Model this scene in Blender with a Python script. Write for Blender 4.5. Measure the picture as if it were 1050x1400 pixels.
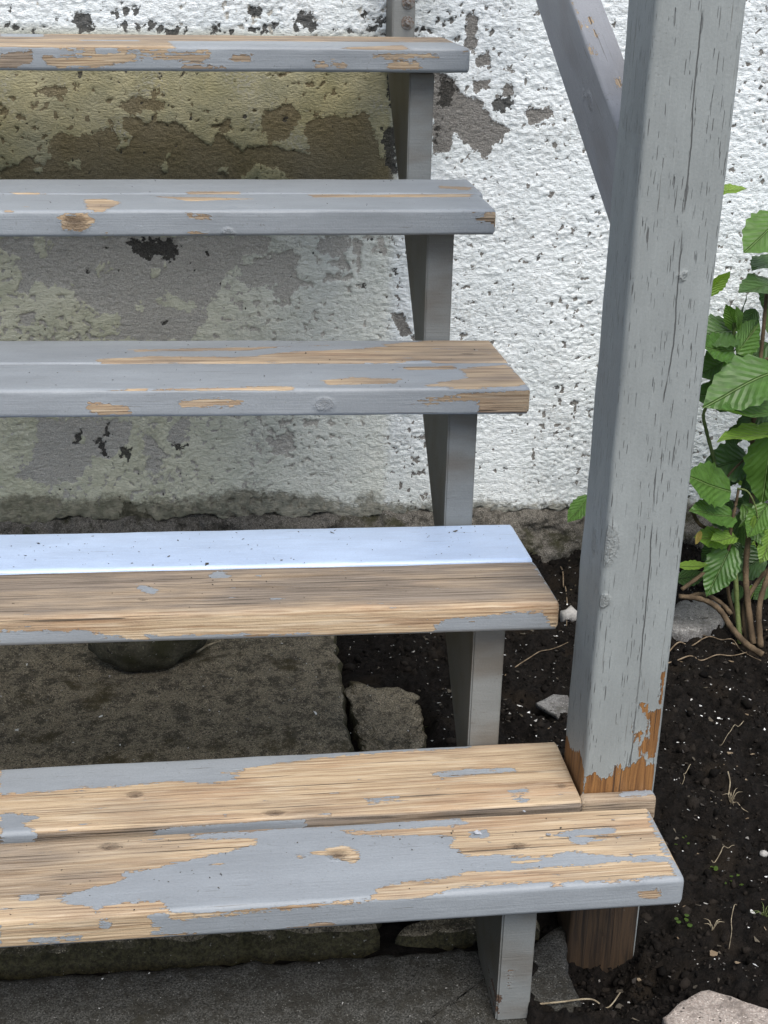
import bpy, math, random
import numpy as np
from mathutils import Matrix, Vector
random.seed(7); RNG = np.random.default_rng(7)
for o in list(bpy.data.objects): bpy.data.objects.remove(o)
S = bpy.context.scene
COL = S.collection

# ------------------------------------------------------------------ camera
FPX, PITCH, YAW, ROLL = 1747.16, 0.3798, 0.1229, 0.0231
CAM = np.array([-0.490, -1.131, 0.9063])
Fw = np.array([math.sin(YAW)*math.cos(PITCH), math.cos(YAW)*math.cos(PITCH), -math.sin(PITCH)])
Rr = np.array([math.cos(YAW), -math.sin(YAW), 0.0]); Uu = np.cross(Rr, Fw)
Rt = math.cos(ROLL)*Rr + math.sin(ROLL)*Uu
Up = -math.sin(ROLL)*Rr + math.cos(ROLL)*Uu
cd = bpy.data.cameras.new('camera'); cam = bpy.data.objects.new('camera', cd); COL.objects.link(cam)
cam.matrix_world = Matrix(((Rt[0], Up[0], -Fw[0], CAM[0]), (Rt[1], Up[1], -Fw[1], CAM[1]), (Rt[2], Up[2], -Fw[2], CAM[2]), (0, 0, 0, 1)))
cd.sensor_fit = 'VERTICAL'; cd.sensor_height = 36; cd.sensor_width = 27
cd.lens = FPX/1400*36; cd.clip_end = 200; cd.clip_start = 0.02
S.camera = cam
# ------------------------------------------------------------------ sky, sun, exposure
SUN_EL, SUN_AZ = math.radians(57), math.radians(168)       # azimuth clockwise from +Y
w = bpy.data.worlds.new('World'); S.world = w; w.use_nodes = True
nt = w.node_tree; nt.nodes.clear()
sk = nt.nodes.new('ShaderNodeTexSky'); sk.sky_type = 'NISHITA'; sk.sun_disc = False
sk.sun_elevation = SUN_EL; sk.sun_rotation = SUN_AZ; sk.air_density = 1.0; sk.dust_density = 2.5
bg = nt.nodes.new('ShaderNodeBackground'); bg.inputs[1].default_value = 0.085
wo = nt.nodes.new('ShaderNodeOutputWorld')
nt.links.new(sk.outputs[0], bg.inputs[0]); nt.links.new(bg.outputs[0], wo.inputs[0])
sd = bpy.data.lights.new('sun', 'SUN'); sd.energy = 1.5; sd.angle = math.radians(40); sd.color = (1, 0.965, 0.91)
sun = bpy.data.objects.new('sun', sd); COL.objects.link(sun)
dirv = Vector((math.sin(SUN_AZ)*math.cos(SUN_EL), math.cos(SUN_AZ)*math.cos(SUN_EL), math.sin(SUN_EL)))
sun.rotation_euler = (-dirv).to_track_quat('-Z', 'Y').to_euler(); sun.location = (2, -3, 5)
S.view_settings.view_transform = 'Standard'; S.view_settings.look = 'None'
S.view_settings.exposure = 1.25; S.view_settings.gamma = 1; S.view_settings.use_curve_mapping = False

# ------------------------------------------------------------------ helpers: pixels of the photograph -> points
def ray(px, py): return Fw + (px-525)/FPX*Rt - (py-700)/FPX*Up
def onY(px, py, Y): d = ray(px, py); return CAM + d*(Y-CAM[1])/d[1]
def onZ(px, py, Z): d = ray(px, py); return CAM + d*(Z-CAM[2])/d[2]
def onX(px, py, X): d = ray(px, py); return CAM + d*(X-CAM[0])/d[0]
def local_hit(M, axis, val, px, py):
    Mi = np.array(M.inverted()); d = Mi[:3, :3] @ ray(px, py); c = Mi[:3, :3] @ CAM + Mi[:3, 3]
    return c + d*(val-c[axis])/d[axis]
# ------------------------------------------------------------------ helpers: noise (numpy)
PERM = RNG.permutation(4096)
def _h(ix, iy, s): return PERM[(PERM[(ix + s*57) & 4095] + iy) & 4095]
def perlin(x, y, s=0):
    x = np.asarray(x, float); y = np.asarray(y, float)
    xi = np.floor(x).astype(int); yi = np.floor(y).astype(int); xf = x-xi; yf = y-yi
    u = xf**3*(xf*(xf*6-15)+10); v = yf**3*(yf*(yf*6-15)+10)
    def g(dx, dy):
        a = _h(xi+dx, yi+dy, s)*(2*math.pi/4096)
        return np.cos(a)*(xf-dx) + np.sin(a)*(yf-dy)
    return ((g(0, 0)*(1-u)+g(1, 0)*u)*(1-v) + (g(0, 1)*(1-u)+g(1, 1)*u)*v)*1.5
def fbm(x, y, s=0, o=4, gain=.5):
    r = 0; a = 1; f = 1
    for i in range(o): r = r + a*perlin(np.asarray(x)*f, np.asarray(y)*f, s+i*3); a *= gain; f *= 2.03
    return r
def sdf(poly, px, py):
    "signed distance, positive inside"
    P = np.asarray(poly, float); n = len(P); d = np.full(px.shape, 1e9); ins = np.zeros(px.shape, bool)
    for i in range(n):
        a = P[i]; b = P[(i+1) % n]; e = b-a; wx = px-a[0]; wy = py-a[1]
        t = np.clip((wx*e[0]+wy*e[1])/(e@e+1e-12), 0, 1)
        d = np.minimum(d, (wx-e[0]*t)**2 + (wy-e[1]*t)**2)
        c = (a[1] > py) != (b[1] > py)
        with np.errstate(divide='ignore', invalid='ignore'):
            ins ^= c & (px < (b[0]-a[0])*(py-a[1])/(b[1]-a[1]+1e-15)+a[0])
    return np.where(ins, 1, -1)*np.sqrt(d)
# ------------------------------------------------------------------ helpers: objects
def tag(o, label=None, cat=None, group=None, kind=None):
    if label: o['label'] = label
    if cat: o['category'] = cat
    if group: o['group'] = group
    if kind: o['kind'] = kind
    return o
def empty(name, loc=(0, 0, 0)):
    o = bpy.data.objects.new(name, None); COL.objects.link(o); o.location = loc; o.empty_display_size = .05; return o
def mesh_obj(name, v, f, mat, parent=None, smooth=True, M=None, attrs=None):
    me = bpy.data.meshes.new(name)
    v = np.asarray(v, np.float32)
    if isinstance(f, np.ndarray):
        k = f.shape[1]; me.vertices.add(len(v)); me.vertices.foreach_set('co', v.ravel())
        me.loops.add(f.size); me.loops.foreach_set('vertex_index', f.ravel().astype(np.int32))
        me.polygons.add(len(f)); me.polygons.foreach_set('loop_start', np.arange(len(f), dtype=np.int32)*k)
        me.update(calc_edges=True)
    else:
        me.from_pydata(v.tolist(), [], f)
    for an, av in (attrs or {}).items():
        av = np.asarray(av, np.float32)
        if av.ndim == 2:
            A = me.attributes.new(an, 'FLOAT_COLOR', 'POINT'); A.data.foreach_set('color', av.ravel())
        else:
            A = me.attributes.new(an, 'FLOAT', 'POINT'); A.data.foreach_set('value', av)
    if smooth: me.polygons.foreach_set('use_smooth', np.ones(len(me.polygons), bool))
    me.validate(); me.update()
    if mat: me.materials.append(mat)
    o = bpy.data.objects.new(name, me); COL.objects.link(o)
    if parent: o.parent = parent
    if M is not None: o.matrix_local = M
    return o
def grid_faces(nx, ny):
    i = np.arange(nx*ny).reshape(ny, nx)
    return np.stack([i[:-1, :-1], i[:-1, 1:], i[1:, 1:], i[1:, :-1]], -1).reshape(-1, 4)
def spaced(*segs):
    "segs: (a, b, step) pieces joined"
    out = []
    for a, b, st in segs:
        n = max(1, int(round((b-a)/st))); out += list(np.linspace(a, b, n, endpoint=False))
    out.append(segs[-1][1]); return np.array(out)

# ------------------------------------------------------------------ node helper
class NT:
    def __init__(s, name):
        s.m = bpy.data.materials.new(name); s.m.use_nodes = True; s.t = s.m.node_tree; s.t.nodes.clear()
    def n(s, typ, **kw):
        nd = s.t.nodes.new(typ)
        for k, v in kw.items(): setattr(nd, k, v)
        return nd
    def put(s, inp, v):
        if isinstance(v, bpy.types.NodeSocket): s.t.links.new(v, inp)
        elif v is not None:
            if hasattr(inp, 'default_value'):
                if inp.type == 'RGBA' and len(v) == 3: v = (*v, 1)
                inp.default_value = v
    def math(s, op, a, b=None, c=None, clamp=False):
        nd = s.n('ShaderNodeMath', operation=op, use_clamp=clamp)
        s.put(nd.inputs[0], a)
        if b is not None: s.put(nd.inputs[1], b)
        if c is not None: s.put(nd.inputs[2], c)
        return nd.outputs[0]
    def add(s, a, b): return s.math('ADD', a, b)
    def mul(s, a, b): return s.math('MULTIPLY', a, b)
    def sub(s, a, b): return s.math('SUBTRACT', a, b)
    def step(s, x, lo, hi, out0=0.0, out1=1.0):
        nd = s.n('ShaderNodeMapRange', interpolation_type='SMOOTHSTEP')
        s.put(nd.inputs[0], x); nd.inputs[1].default_value = lo; nd.inputs[2].default_value = hi
        nd.inputs[3].default_value = out0; nd.inputs[4].default_value = out1
        return nd.outputs[0]
    def coord(s): return s.n('ShaderNodeTexCoord').outputs['Object']
    def vmul(s, v, sc):
        nd = s.n('ShaderNodeVectorMath', operation='MULTIPLY'); s.put(nd.inputs[0], v); nd.inputs[1].default_value = sc; return nd.outputs[0]
    def vadd(s, v, u):
        nd = s.n('ShaderNodeVectorMath', operation='ADD'); s.put(nd.inputs[0], v); s.put(nd.inputs[1], u); return nd.outputs[0]
    def noise(s, v, scale=1, detail=3, rough=.5, dist=0.0):
        nd = s.n('ShaderNodeTexNoise'); s.put(nd.inputs['Vector'], v); nd.inputs['Scale'].default_value = scale
        nd.inputs['Detail'].default_value = detail; nd.inputs['Roughness'].default_value = rough; nd.inputs['Distortion'].default_value = dist
        return nd.outputs[0]
    def voro(s, v, scale=1, feature='F1', out=0):
        nd = s.n('ShaderNodeTexVoronoi', feature=feature); s.put(nd.inputs['Vector'], v); nd.inputs['Scale'].default_value = scale
        return nd.outputs[out]
    def attr(s, name, out='Fac'):
        nd = s.n('ShaderNodeAttribute', attribute_name=name); return nd.outputs[out]
    def mix(s, f, a, b, mode='MIX'):
        nd = s.n('ShaderNodeMix', data_type='RGBA', blend_type=mode)
        s.put(nd.inputs[0], f); s.put(nd.inputs[6], a); s.put(nd.inputs[7], b); return nd.outputs[2]
    def sep(s, v):
        nd = s.n('ShaderNodeSeparateXYZ'); s.put(nd.inputs[0], v); return nd.outputs
    def rnd(s): return s.n('ShaderNodeObjectInfo').outputs['Random']
    def finish(s, col, rough=.7, height=None, spec=.4, translucent=None, normal_strength=1.0):
        b = s.n('ShaderNodeBsdfPrincipled'); s.put(b.inputs['Base Color'], col); s.put(b.inputs['Roughness'], rough)
        s.put(b.inputs['Specular IOR Level'], spec)
        if height is not None:
            bp = s.n('ShaderNodeBump'); bp.inputs['Strength'].default_value = normal_strength; bp.inputs['Distance'].default_value = 1.0
            s.put(bp.inputs['Height'], height); s.t.links.new(bp.outputs[0], b.inputs['Normal'])
        sh = b.outputs[0]
        if translucent is not None:
            tr = s.n('ShaderNodeBsdfTranslucent'); s.put(tr.inputs[0], translucent[0]); mx = s.n('ShaderNodeMixShader'); mx.inputs[0].default_value = translucent[1]
            s.t.links.new(sh, mx.inputs[1]); s.t.links.new(tr.outputs[0], mx.inputs[2]); sh = mx.outputs[0]
        o = s.n('ShaderNodeOutputMaterial'); s.t.links.new(sh, o.inputs[0]); return s.m

# ------------------------------------------------------------------ materials
def painted_wood(name, paint, chips=.80, pales=1.0, inner=False, check=0.0, fresh=((.46, .355, .230), (.205, .128, .068)), grey=((.24, .195, .15), (.05, .038, .028)),
                 rough_paint=.5, dirt=.75, ring=1350., stain=0.0, gloss=.4):
    n = NT(name); c0 = n.coord(); r = n.rnd()
    off = n.mul(r, 37.0)
    cx = n.n('ShaderNodeCombineXYZ'); n.put(cx.inputs[0], off); n.put(cx.inputs[1], off); n.put(cx.inputs[2], off)
    c = n.vadd(c0, cx.outputs[0]); X = n.sep(c0)
    wear = n.mul(n.attr('wear'), 1000.0); knot = n.mul(n.attr('knot'), n.add(.55, n.mul(n.noise(c, 70, 4, .6), .85))); greyA = n.attr('grey')
    e1 = n.noise(n.vmul(c, (22, 85, 85)), 1, 5, .62); e2 = n.noise(n.vmul(c, (90, 330, 330)), 1, 3)
    e3 = n.noise(n.vmul(c, (7, 330, 330)), 1, 3, .6); e4 = n.noise(c, 160, 4, .65)
    field = n.add(wear, n.add(n.mul(n.sub(e1, .5), 19.0), n.add(n.mul(n.sub(e2, .5), 11.0), n.add(n.mul(n.sub(e3, .5), 11.0), n.mul(n.sub(e4, .5), 9.0)))))
    ch = n.noise(n.vmul(c, (17, 75, 75)), 1, 5, .6)
    chip = n.mul(n.sub(ch, chips), 70.0)
    field = n.math('MAXIMUM', field, n.sub(chip, n.math('MAXIMUM', n.mul(n.sub(-6.0, wear), .0), 0.0)))
    # specks of paint left in bare wood
    isl = n.noise(n.vmul(n.vadd(c, (3.3, 1.1, 7.7)), (20, 110, 110)), 1, 5, .6)
    field = n.math('MINIMUM', field, n.mul(n.sub(.69, isl), 60.0))
    bare = n.step(field, -.25, .25)
    lip = n.step(n.math('ABSOLUTE', n.sub(field, -.9)), 1.3, 0.0)
    # wood grain
    warp = n.noise(n.vmul(c, (3.0, 26, 26)), 1, 4, .55)
    rr = n.add(n.add(n.mul(X[1], .55), n.mul(X[2], 1.0)), n.add(n.mul(warp, .030), n.mul(knot, .012)))
    g = n.math('MULTIPLY_ADD', n.math('SINE', n.mul(rr, ring)), .5, .5)
    g = n.math('POWER', g, 1.6)
    fib = n.noise(n.vmul(c, (7, 420, 420)), 1, 3, .6)
    fib2 = n.noise(n.vmul(c, (26, 1100, 1100)), 1, 2)
    gsel = n.step(n.noise(n.vmul(c, (2, 18, 18)), 1, 2), .35, .65)
    fr2 = n.sep(n.n('ShaderNodeNewGeometry').outputs['Normal'])
    gk = n.add(.10, n.mul(n.step(n.math('ABSOLUTE', fr2[2]), .7, .3), .28))
    gf = n.add(n.mul(n.mul(g, n.add(.4, n.mul(gsel, .6))), gk), n.add(n.mul(n.step(fib, .32, .72), .62), n.mul(n.sub(fib2, .5), .55)))
    gf = n.add(gf, n.mul(n.sub(n.noise(c, 600, 3, .6), .5), .45))
    mid_ = n.noise(n.vmul(n.vadd(c, (1.7, 8.1, 4.4)), (3.5, 95, 95)), 1, 4, .6); gf = n.add(gf, n.mul(n.sub(mid_, .5), 1.5))
    fine_ = n.noise(n.vmul(n.vadd(c, (6.7, 3.1, 2.4)), (14, 800, 800)), 1, 3, .6); gf = n.math('ADD', gf, n.mul(n.sub(fine_, .5), 1.1), clamp=True)
    tone = n.noise(n.vmul(c, (5, 30, 30)), 1, 3)
    wf = n.mix(gf, fresh[0], fresh[1]); wf = n.mix(n.mul(n.step(tone, .48, .72), .55), wf, n.mix(gf, (.36, .215, .12), (.15, .08, .04)))
    pale = n.noise(n.vmul(n.vadd(c, (5.1, 2.2, 9.3)), (14, 260, 260)), 1, 3, .6); wf = n.mix(n.mul(n.step(pale, .5, .7), .5*pales), wf, (.55, .465, .345))
    wg = n.mix(gf, grey[0], grey[1]); wg = n.mix(n.mul(n.step(n.noise(n.vmul(n.vadd(c, (9.1, 2.2, 1.3)), (9, 200, 200)), 1, 4, .65), .55, .70), .45*pales), wg, (.36, .31, .255))
    gamt = n.math('ADD', greyA, n.add(n.mul(n.sub(tone, .5), 1.0), n.mul(n.sub(n.noise(n.vmul(n.vadd(c, (4.4, 5.5, 6.6)), (6, 22, 22)), 1, 4, .6), .52), 2.2)), clamp=True)
    wood = n.mix(gamt, wf, wg)
    kr = n.math('MULTIPLY_ADD', n.math('SINE', n.mul(knot, 16.0)), .5, .5)
    wood = n.mix(n.mul(n.step(knot, .2, .85), n.add(.6, n.mul(kr, .2))), wood, (.055, .034, .022))
    crackn = n.noise(n.vmul(c, (3.2, 260, 260)), 1, 2); wcr = n.step(crackn, .665, .70)
    wood = n.mix(n.mul(wcr, .8), wood, (.03, .022, .016))
    # paint
    pv = n.noise(n.vmul(c, (5, 14, 14)), 1, 4, .6)
    p = n.mix(n.step(pv, .25, .75), [x*.86 for x in paint], [min(1, x*1.08) for x in paint])
    chalk = n.noise(n.vmul(c, (30, 300, 300)), 1, 4, .65)
    p = n.mix(n.mul(n.step(chalk, .48, .75), .22), p, [min(1, x*1.35) for x in paint])
    mot = n.noise(c, 420, 4, .7); p = n.mix(n.mul(n.step(mot, .35, .7), .30), p, [x*.72 for x in paint])
    dn = n.noise(c, 190, 4, .65); d2 = n.noise(n.vmul(c, (9, 30, 30)), 1, 4)
    dm = n.mul(n.step(dn, .60, .72), n.step(d2, .40, .7)); p = n.mix(n.mul(dm, dirt), p, (.10, .095, .085))
    if stain:
        sn = n.noise(n.vmul(c, (6, 16, 16)), 1, 4); p = n.mix(n.mul(n.step(sn, .42, .66), stain), p, (.085, .06, .035))
    pcn = n.noise(n.vmul(n.vadd(c, (2.2, 7.1, 3.9)), (9, 330, 330)), 1, 3, .6); pcr = n.mul(n.step(pcn, .665, .69), n.step(n.noise(n.vmul(c, (7, 22, 22)), 1, 2), .46, .58))
    p = n.mix(n.mul(pcr, .65), p, (.09, .085, .075))
    if inner:       # faces turned to the left are mixed toward dark brown
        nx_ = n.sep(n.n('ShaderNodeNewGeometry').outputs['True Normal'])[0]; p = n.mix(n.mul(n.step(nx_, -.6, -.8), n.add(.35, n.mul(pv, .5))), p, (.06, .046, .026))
    p = n.mix(n.mul(n.step(knot, .2, .9), .16), p, (.13, .125, .11))
    pk = n.mul(n.step(n.math('ABSOLUTE', n.sub(n.math('SINE', n.mul(knot, 19.0)), .93)), .12, .02), n.step(knot, .15, .3))
    p = n.mix(n.mul(pk, .35), p, (.07, .066, .06))
    hgt = n.mul(n.sub(1.0, bare), .00055)
    hgt = n.add(hgt, n.mul(lip, .00022))
    br = n.noise(n.vmul(c, (12, 330, 330)), 1, 4, .6)
    hgt = n.add(hgt, n.mul(br, .00030))
    hgt = n.add(hgt, n.mul(n.mul(g, bare), -.00022)); hgt = n.add(hgt, n.mul(fib, .00032))
    if check:
        # fine open checks along the grain
        k1 = n.noise(n.vmul(c, (40, 700, 700)), 1, 1.0, .4); dash = n.step(k1, .68, .715)
        kk = n.noise(n.vmul(c, (2, 60, 60)), 1, 2); dash = n.mul(dash, n.step(kk, .42, .5))
        crk = n.attr('crk'); wob = n.mul(n.sub(n.noise(n.vmul(c, (40, 40, 40)), 1, 3), .5), .0032)
        gate = n.step(n.noise(n.vmul(c, (11, 1, 1)), 1, 3), .42, .52)
        line = n.mul(n.step(n.math('ABSOLUTE', n.add(crk, wob)), .0009, .0003), gate)
        dash = n.math('MAXIMUM', dash, line)
        p = n.mix(n.mul(dash, .75), p, (.045, .043, .04)); hgt = n.add(hgt, n.mul(dash, -.0010))
    hgt = n.add(hgt, n.mul(n.mul(wcr, bare), -.0006))
    hgt = n.add(hgt, n.mul(n.mul(n.noise(c, 170, 4, .6, 1.2), n.step(knot, .10, .5)), .0030))
    hgt = n.add(hgt, n.mul(n.noise(c, 330, 4, .6), .00035))
    p = n.mix(n.mul(lip, .25), p, [min(1, x*1.5) for x in paint])
    edge_dark = n.step(n.math('ABSOLUTE', n.sub(field, .5)), .5, 0.0)
    wood = n.mix(n.mul(edge_dark, .35), wood, (.09, .055, .03))
    col = n.mix(bare, p, wood)
    return n.finish(col, n.add(rough_paint, n.mul(bare, .78-rough_paint)), hgt, gloss)

GREY = (.240, .262, .280)
M_TREAD = painted_wood('weathered_grey_paint_over_pine', GREY, chips=.735)
M_BLUE = painted_wood('pale_blue_gloss_paint', (.45, .56, .73), chips=.95, dirt=.12, rough_paint=.28, gloss=.5)
M_POST = painted_wood('checked_grey_post_paint', (.248, .268, .262), chips=.86, check=1.0, fresh=((.24, .115, .035), (.10, .042, .013)), grey=((.052, .032, .017), (.013, .009, .006)), rough_paint=.55, pales=0.0)
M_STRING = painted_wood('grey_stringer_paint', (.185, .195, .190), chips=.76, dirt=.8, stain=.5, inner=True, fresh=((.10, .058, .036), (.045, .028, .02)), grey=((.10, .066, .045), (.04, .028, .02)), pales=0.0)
M_BRACE = painted_wood('grey_brace_paint', (.25, .255, .265), chips=.84, dirt=.8, stain=.22)

def m_wall():
    n = NT('flaking_white_stucco'); c = n.coord()
    bare = n.mul(n.attr('bare'), 1000.0); dark = n.mul(n.attr('dark'), 1000.0); st = n.attr('stain'); grime = n.attr('grime')
    e = n.noise(c, 130, 5, .65); e2 = n.noise(c, 420, 3, .6)
    ad = n.add(n.mul(n.sub(e, .5), 20.0), n.mul(n.sub(e2, .5), 9.0))
    bm = n.step(n.add(bare, ad), -.6, .6)
    dmk = n.step(n.add(dark, ad), -.8, 1.2)
    # paint
    t = n.noise(c, 14, 4, .6); t2 = n.noise(c, 300, 3, .6)
    pc = n.mix(n.step(t, .35, .7), (.80, .845, .855), (.72, .77, .78))
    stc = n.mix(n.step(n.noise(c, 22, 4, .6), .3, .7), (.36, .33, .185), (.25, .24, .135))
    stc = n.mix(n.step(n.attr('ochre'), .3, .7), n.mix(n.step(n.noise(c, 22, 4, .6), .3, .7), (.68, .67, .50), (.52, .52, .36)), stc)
    pc = n.mix(st, pc, stc)  # one tint carries both algae and the shade of the treads
    fd = n.mul(n.step(n.noise(c, 8, 4, .6), .50, .68), n.step(n.noise(c, 150, 4, .7), .46, .60)); pc = n.mix(n.mul(fd, .55), pc, (.36, .36, .34))
    pits = n.step(t2, .60, .70); pc = n.mix(n.mul(pits, .55), pc, (.30, .30, .27))
    # cement
    cm = n.noise(c, 380, 4, .7); c2 = n.noise(c, 30, 4, .6)
    cc = n.mix(n.step(cm, .3, .7), (.37, .36, .325), (.60, .585, .535))
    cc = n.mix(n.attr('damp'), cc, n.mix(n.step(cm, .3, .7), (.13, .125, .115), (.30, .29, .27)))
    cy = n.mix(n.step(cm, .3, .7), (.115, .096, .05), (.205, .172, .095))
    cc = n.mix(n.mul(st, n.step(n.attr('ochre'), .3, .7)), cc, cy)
    cc = n.mix(n.mul(n.step(c2, .5, .7), .5), cc, n.mix(.3, cc, (.12, .11, .09)))
    col = n.mix(bm, pc, cc)
    col = n.mix(n.mul(dmk, .93), col, n.mix(n.step(cm, .4, .7), (.028, .027, .025), (.095, .09, .08)))
    gn = n.noise(c, 75, 5, .7)
    gm = n.step(n.add(grime, n.mul(n.sub(gn, .5), 1.0)), .45, .95)
    col = n.mix(n.mul(gm, .8), col, n.mix(n.step(n.noise(c, 55, 4, .6), .38, .62), (.060, .058, .035), (.19, .175, .125)))
    hgt = n.add(n.mul(n.noise(n.vmul(c, (150, 150, 310)), 1, 5, .68), .0048), n.add(n.mul(bm, -.0012), n.mul(n.mul(cm, bm), .0010)))
    hgt = n.add(hgt, n.mul(dmk, -.0010))
    return n.finish(col, .85, hgt, .25)
M_WALL = m_wall()

def m_concrete(name, a, b, moss, mossamt, scale=1.0, dark=(.03, .028, .022), mossy_edge=False):
    n = NT(name); c = n.coord()
    f = n.noise(c, 420*scale, 4, .7); f2 = n.noise(c, 26*scale, 5, .65); f3 = n.noise(c, 9, 3)
    col = n.mix(n.step(f, .33, .68), a, b)
    sp = n.voro(c, 160*scale); col = n.mix(n.mul(n.step(sp, .34, .16), n.step(n.noise(c, 55, 2), .5, .62)), col, (.02, .02, .018))
    f4 = n.noise(c, 95, 5, .75); col = n.mix(n.mul(n.step(n.add(n.mul(f2, .5), n.mul(f4, .5)), .46, .58), .75), col, dark)
    pb_ = n.voro(c, 300*scale); col = n.mix(n.mul(n.step(pb_, .30, .12), n.step(n.noise(c, 120, 3), .45, .6)), col, [min(1, x*1.7) for x in b])
    mm = n.step(n.add(n.mul(f3, .6), n.mul(f2, .4)), .62-mossamt*.25, .74-mossamt*.25)
    col = n.mix(n.mul(mm, .8), col, n.mix(f, moss, [x*.45 for x in moss]))
    if mossy_edge:      # moss has grown over the upright edges
        ny = n.sep(n.n('ShaderNodeNewGeometry').outputs['True Normal'])[2]
        em = n.mul(n.step(n.add(n.math('ABSOLUTE', ny), n.mul(n.sub(f2, .5), .8)), .75, .45), .9)
        col = n.mix(em, col, n.mix(n.step(n.noise(c, 160, 4, .7), .35, .65), (.012, .012, .006), (.052, .048, .022)))
    wp = n.noise(c, 180, 3, .5); col = n.mix(n.mul(n.step(wp, .68, .74), .6), col, (.33, .33, .31))
    h = n.add(n.mul(f, .0022), n.mul(n.noise(c, 130, 4, .6), .004))
    return n.finish(col, .9, h, .2)
M_PAD = m_concrete('weathered_dark_concrete', (.016, .016, .0135), (.105, .104, .095), (.045, .042, .026), .05)
M_SLAB = m_concrete('mossy_concrete', (.058, .050, .035), (.31, .27, .195), (.075, .060, .026), .35, mossy_edge=True)
M_FOOT = m_concrete('rough_footing_stone', (.06, .055, .046), (.21, .195, .17), (.05, .05, .022), .4)
M_STONE = m_concrete('pinkish_paving_stone', (.26, .215, .185), (.44, .39, .34), (.2, .17, .14), .0, .8, (.16, .135, .115))
M_GSTONE = m_concrete('grey_garden_stone', (.13, .13, .125), (.25, .245, .235), (.07, .07, .05), .1, .8, (.09, .085, .08))
M_BOULDER = m_concrete('dark_green_boulder', (.045, .042, .03), (.085, .08, .055), (.035, .035, .015), .5, .6, (.025, .024, .017))

def m_soil():
    n = NT('dark_moist_soil'); c = n.coord()
    a = n.noise(c, 120, 5, .7); b = n.noise(c, 11, 4); f = n.noise(c, 520, 3, .7)
    col = n.mix(n.step(a, .3, .7), (.003, .0026, .0022), (.0125, .0102, .0085))
    col = n.mix(n.mul(n.step(b, .52, .70), .5), col, (.024, .018, .012))
    col = n.mix(n.mul(n.step(f, .64, .72), .5), col, (.07, .062, .052))
    h = n.add(n.mul(a, .006), n.mul(f, .002))
    return n.finish(col, .9, h, .12)
M_SOIL = m_soil()
def m_bits(name, lo, hi, rough=.7, spec=.3):
    n = NT(name); c = n.coord(); t = n.attr('tone')
    col = n.mix(t, lo, hi); f = n.noise(c, 300, 3, .6); col = n.mix(n.mul(n.step(f, .45, .7), .4), col, [x*.5 for x in lo])
    return n.finish(col, rough, n.add(n.mul(f, .0012), n.mul(n.noise(c, 90, 3), .002)), spec)
M_CRUMB = m_bits('soil_crumb', (.003, .0026, .0023), (.020, .0165, .0135), .9, .1)
M_CHIP = m_bits('pale_flake', (.34, .33, .31), (.85, .86, .84))
M_GRIT = m_bits('grey_grit', (.05, .045, .04), (.22, .21, .19))
M_PCHIP = m_bits('grey_paint_flake', (.22, .23, .25), (.42, .44, .47))
M_DARKBIT = m_bits('dark_debris', (.025, .022, .02), (.10, .085, .06))
M_TWIG = m_bits('dry_twig', (.12, .085, .05), (.27, .21, .14), .8)
M_STRAW = m_bits('dry_straw', (.16, .13, .085), (.34, .29, .20), .8)
M_BARK = m_bits('shrub_bark', (.05, .034, .019), (.13, .092, .054), .85)
M_GSTEM = m_bits('green_stem', (.07, .10, .028), (.12, .15, .05), .6)
def m_leaf(name, base, vein, trans):
    n = NT(name); uv = n.n('ShaderNodeUVMap').outputs[0]; s = n.sep(uv); r = n.rnd()
    u = s[0]; v = n.math('ABSOLUTE', n.sub(s[1], .5))
    mid = n.step(v, .030, .006)
    ph = n.sub(n.mul(u, 8.0), n.mul(v, 7.0)); fr = n.math('FRACT', ph)
    sv = n.mul(n.step(n.math('ABSOLUTE', n.sub(fr, .5)), .09, .01), n.step(v, .5, .1))
    vm = n.math('MAXIMUM', mid, n.mul(sv, .30))
    c = n.coord(); no = n.noise(c, 9, 4, .6)
    col = n.mix(n.step(no, .3, .7), [x*.72 for x in base], [x*1.25 for x in base])
    col = n.mix(n.mul(r, .45), col, (base[0]*1.9, base[1]*1.5, base[2]*1.0))
    col = n.mix(n.mul(vm, .6), col, vein)
    bl = n.noise(c, 22, 3); col = n.mix(n.mul(n.step(bl, .70, .76), .7), col, (.10, .075, .025))
    h = n.add(n.mul(n.math('ABSOLUTE', n.sub(fr, .5)), -.0028), n.mul(mid, -.008))
    return n.finish(col, .42, h, .45, ((base[0]*2.2, base[1]*2.0, base[2]*.9), trans))
M_LEAF = m_leaf('serrated_green_leaf', (.058, .135, .028), (.20, .31, .10), .30)
M_LEAFD = m_leaf('deep_green_leaf', (.036, .085, .026), (.11, .18, .07), .22)
M_LEAFL = m_leaf('light_green_leaf', (.14, .26, .045), (.32, .42, .16), .35)
M_LEAFY = m_leaf('yellowing_leaf', (.42, .33, .10), (.5, .42, .2), .3)
def m_metal():
    n = NT('weathered_bolt_steel'); c = n.coord(); f = n.noise(c, 260, 4, .6)
    col = n.mix(n.step(f, .4, .65), (.24, .24, .235), (.13, .085, .055))
    b = n.finish(col, .5, n.mul(f, .0005), .5)
    b.node_tree.nodes['Principled BSDF'].inputs['Metallic'].default_value = .5; return b
M_BOLT = m_metal()

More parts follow.
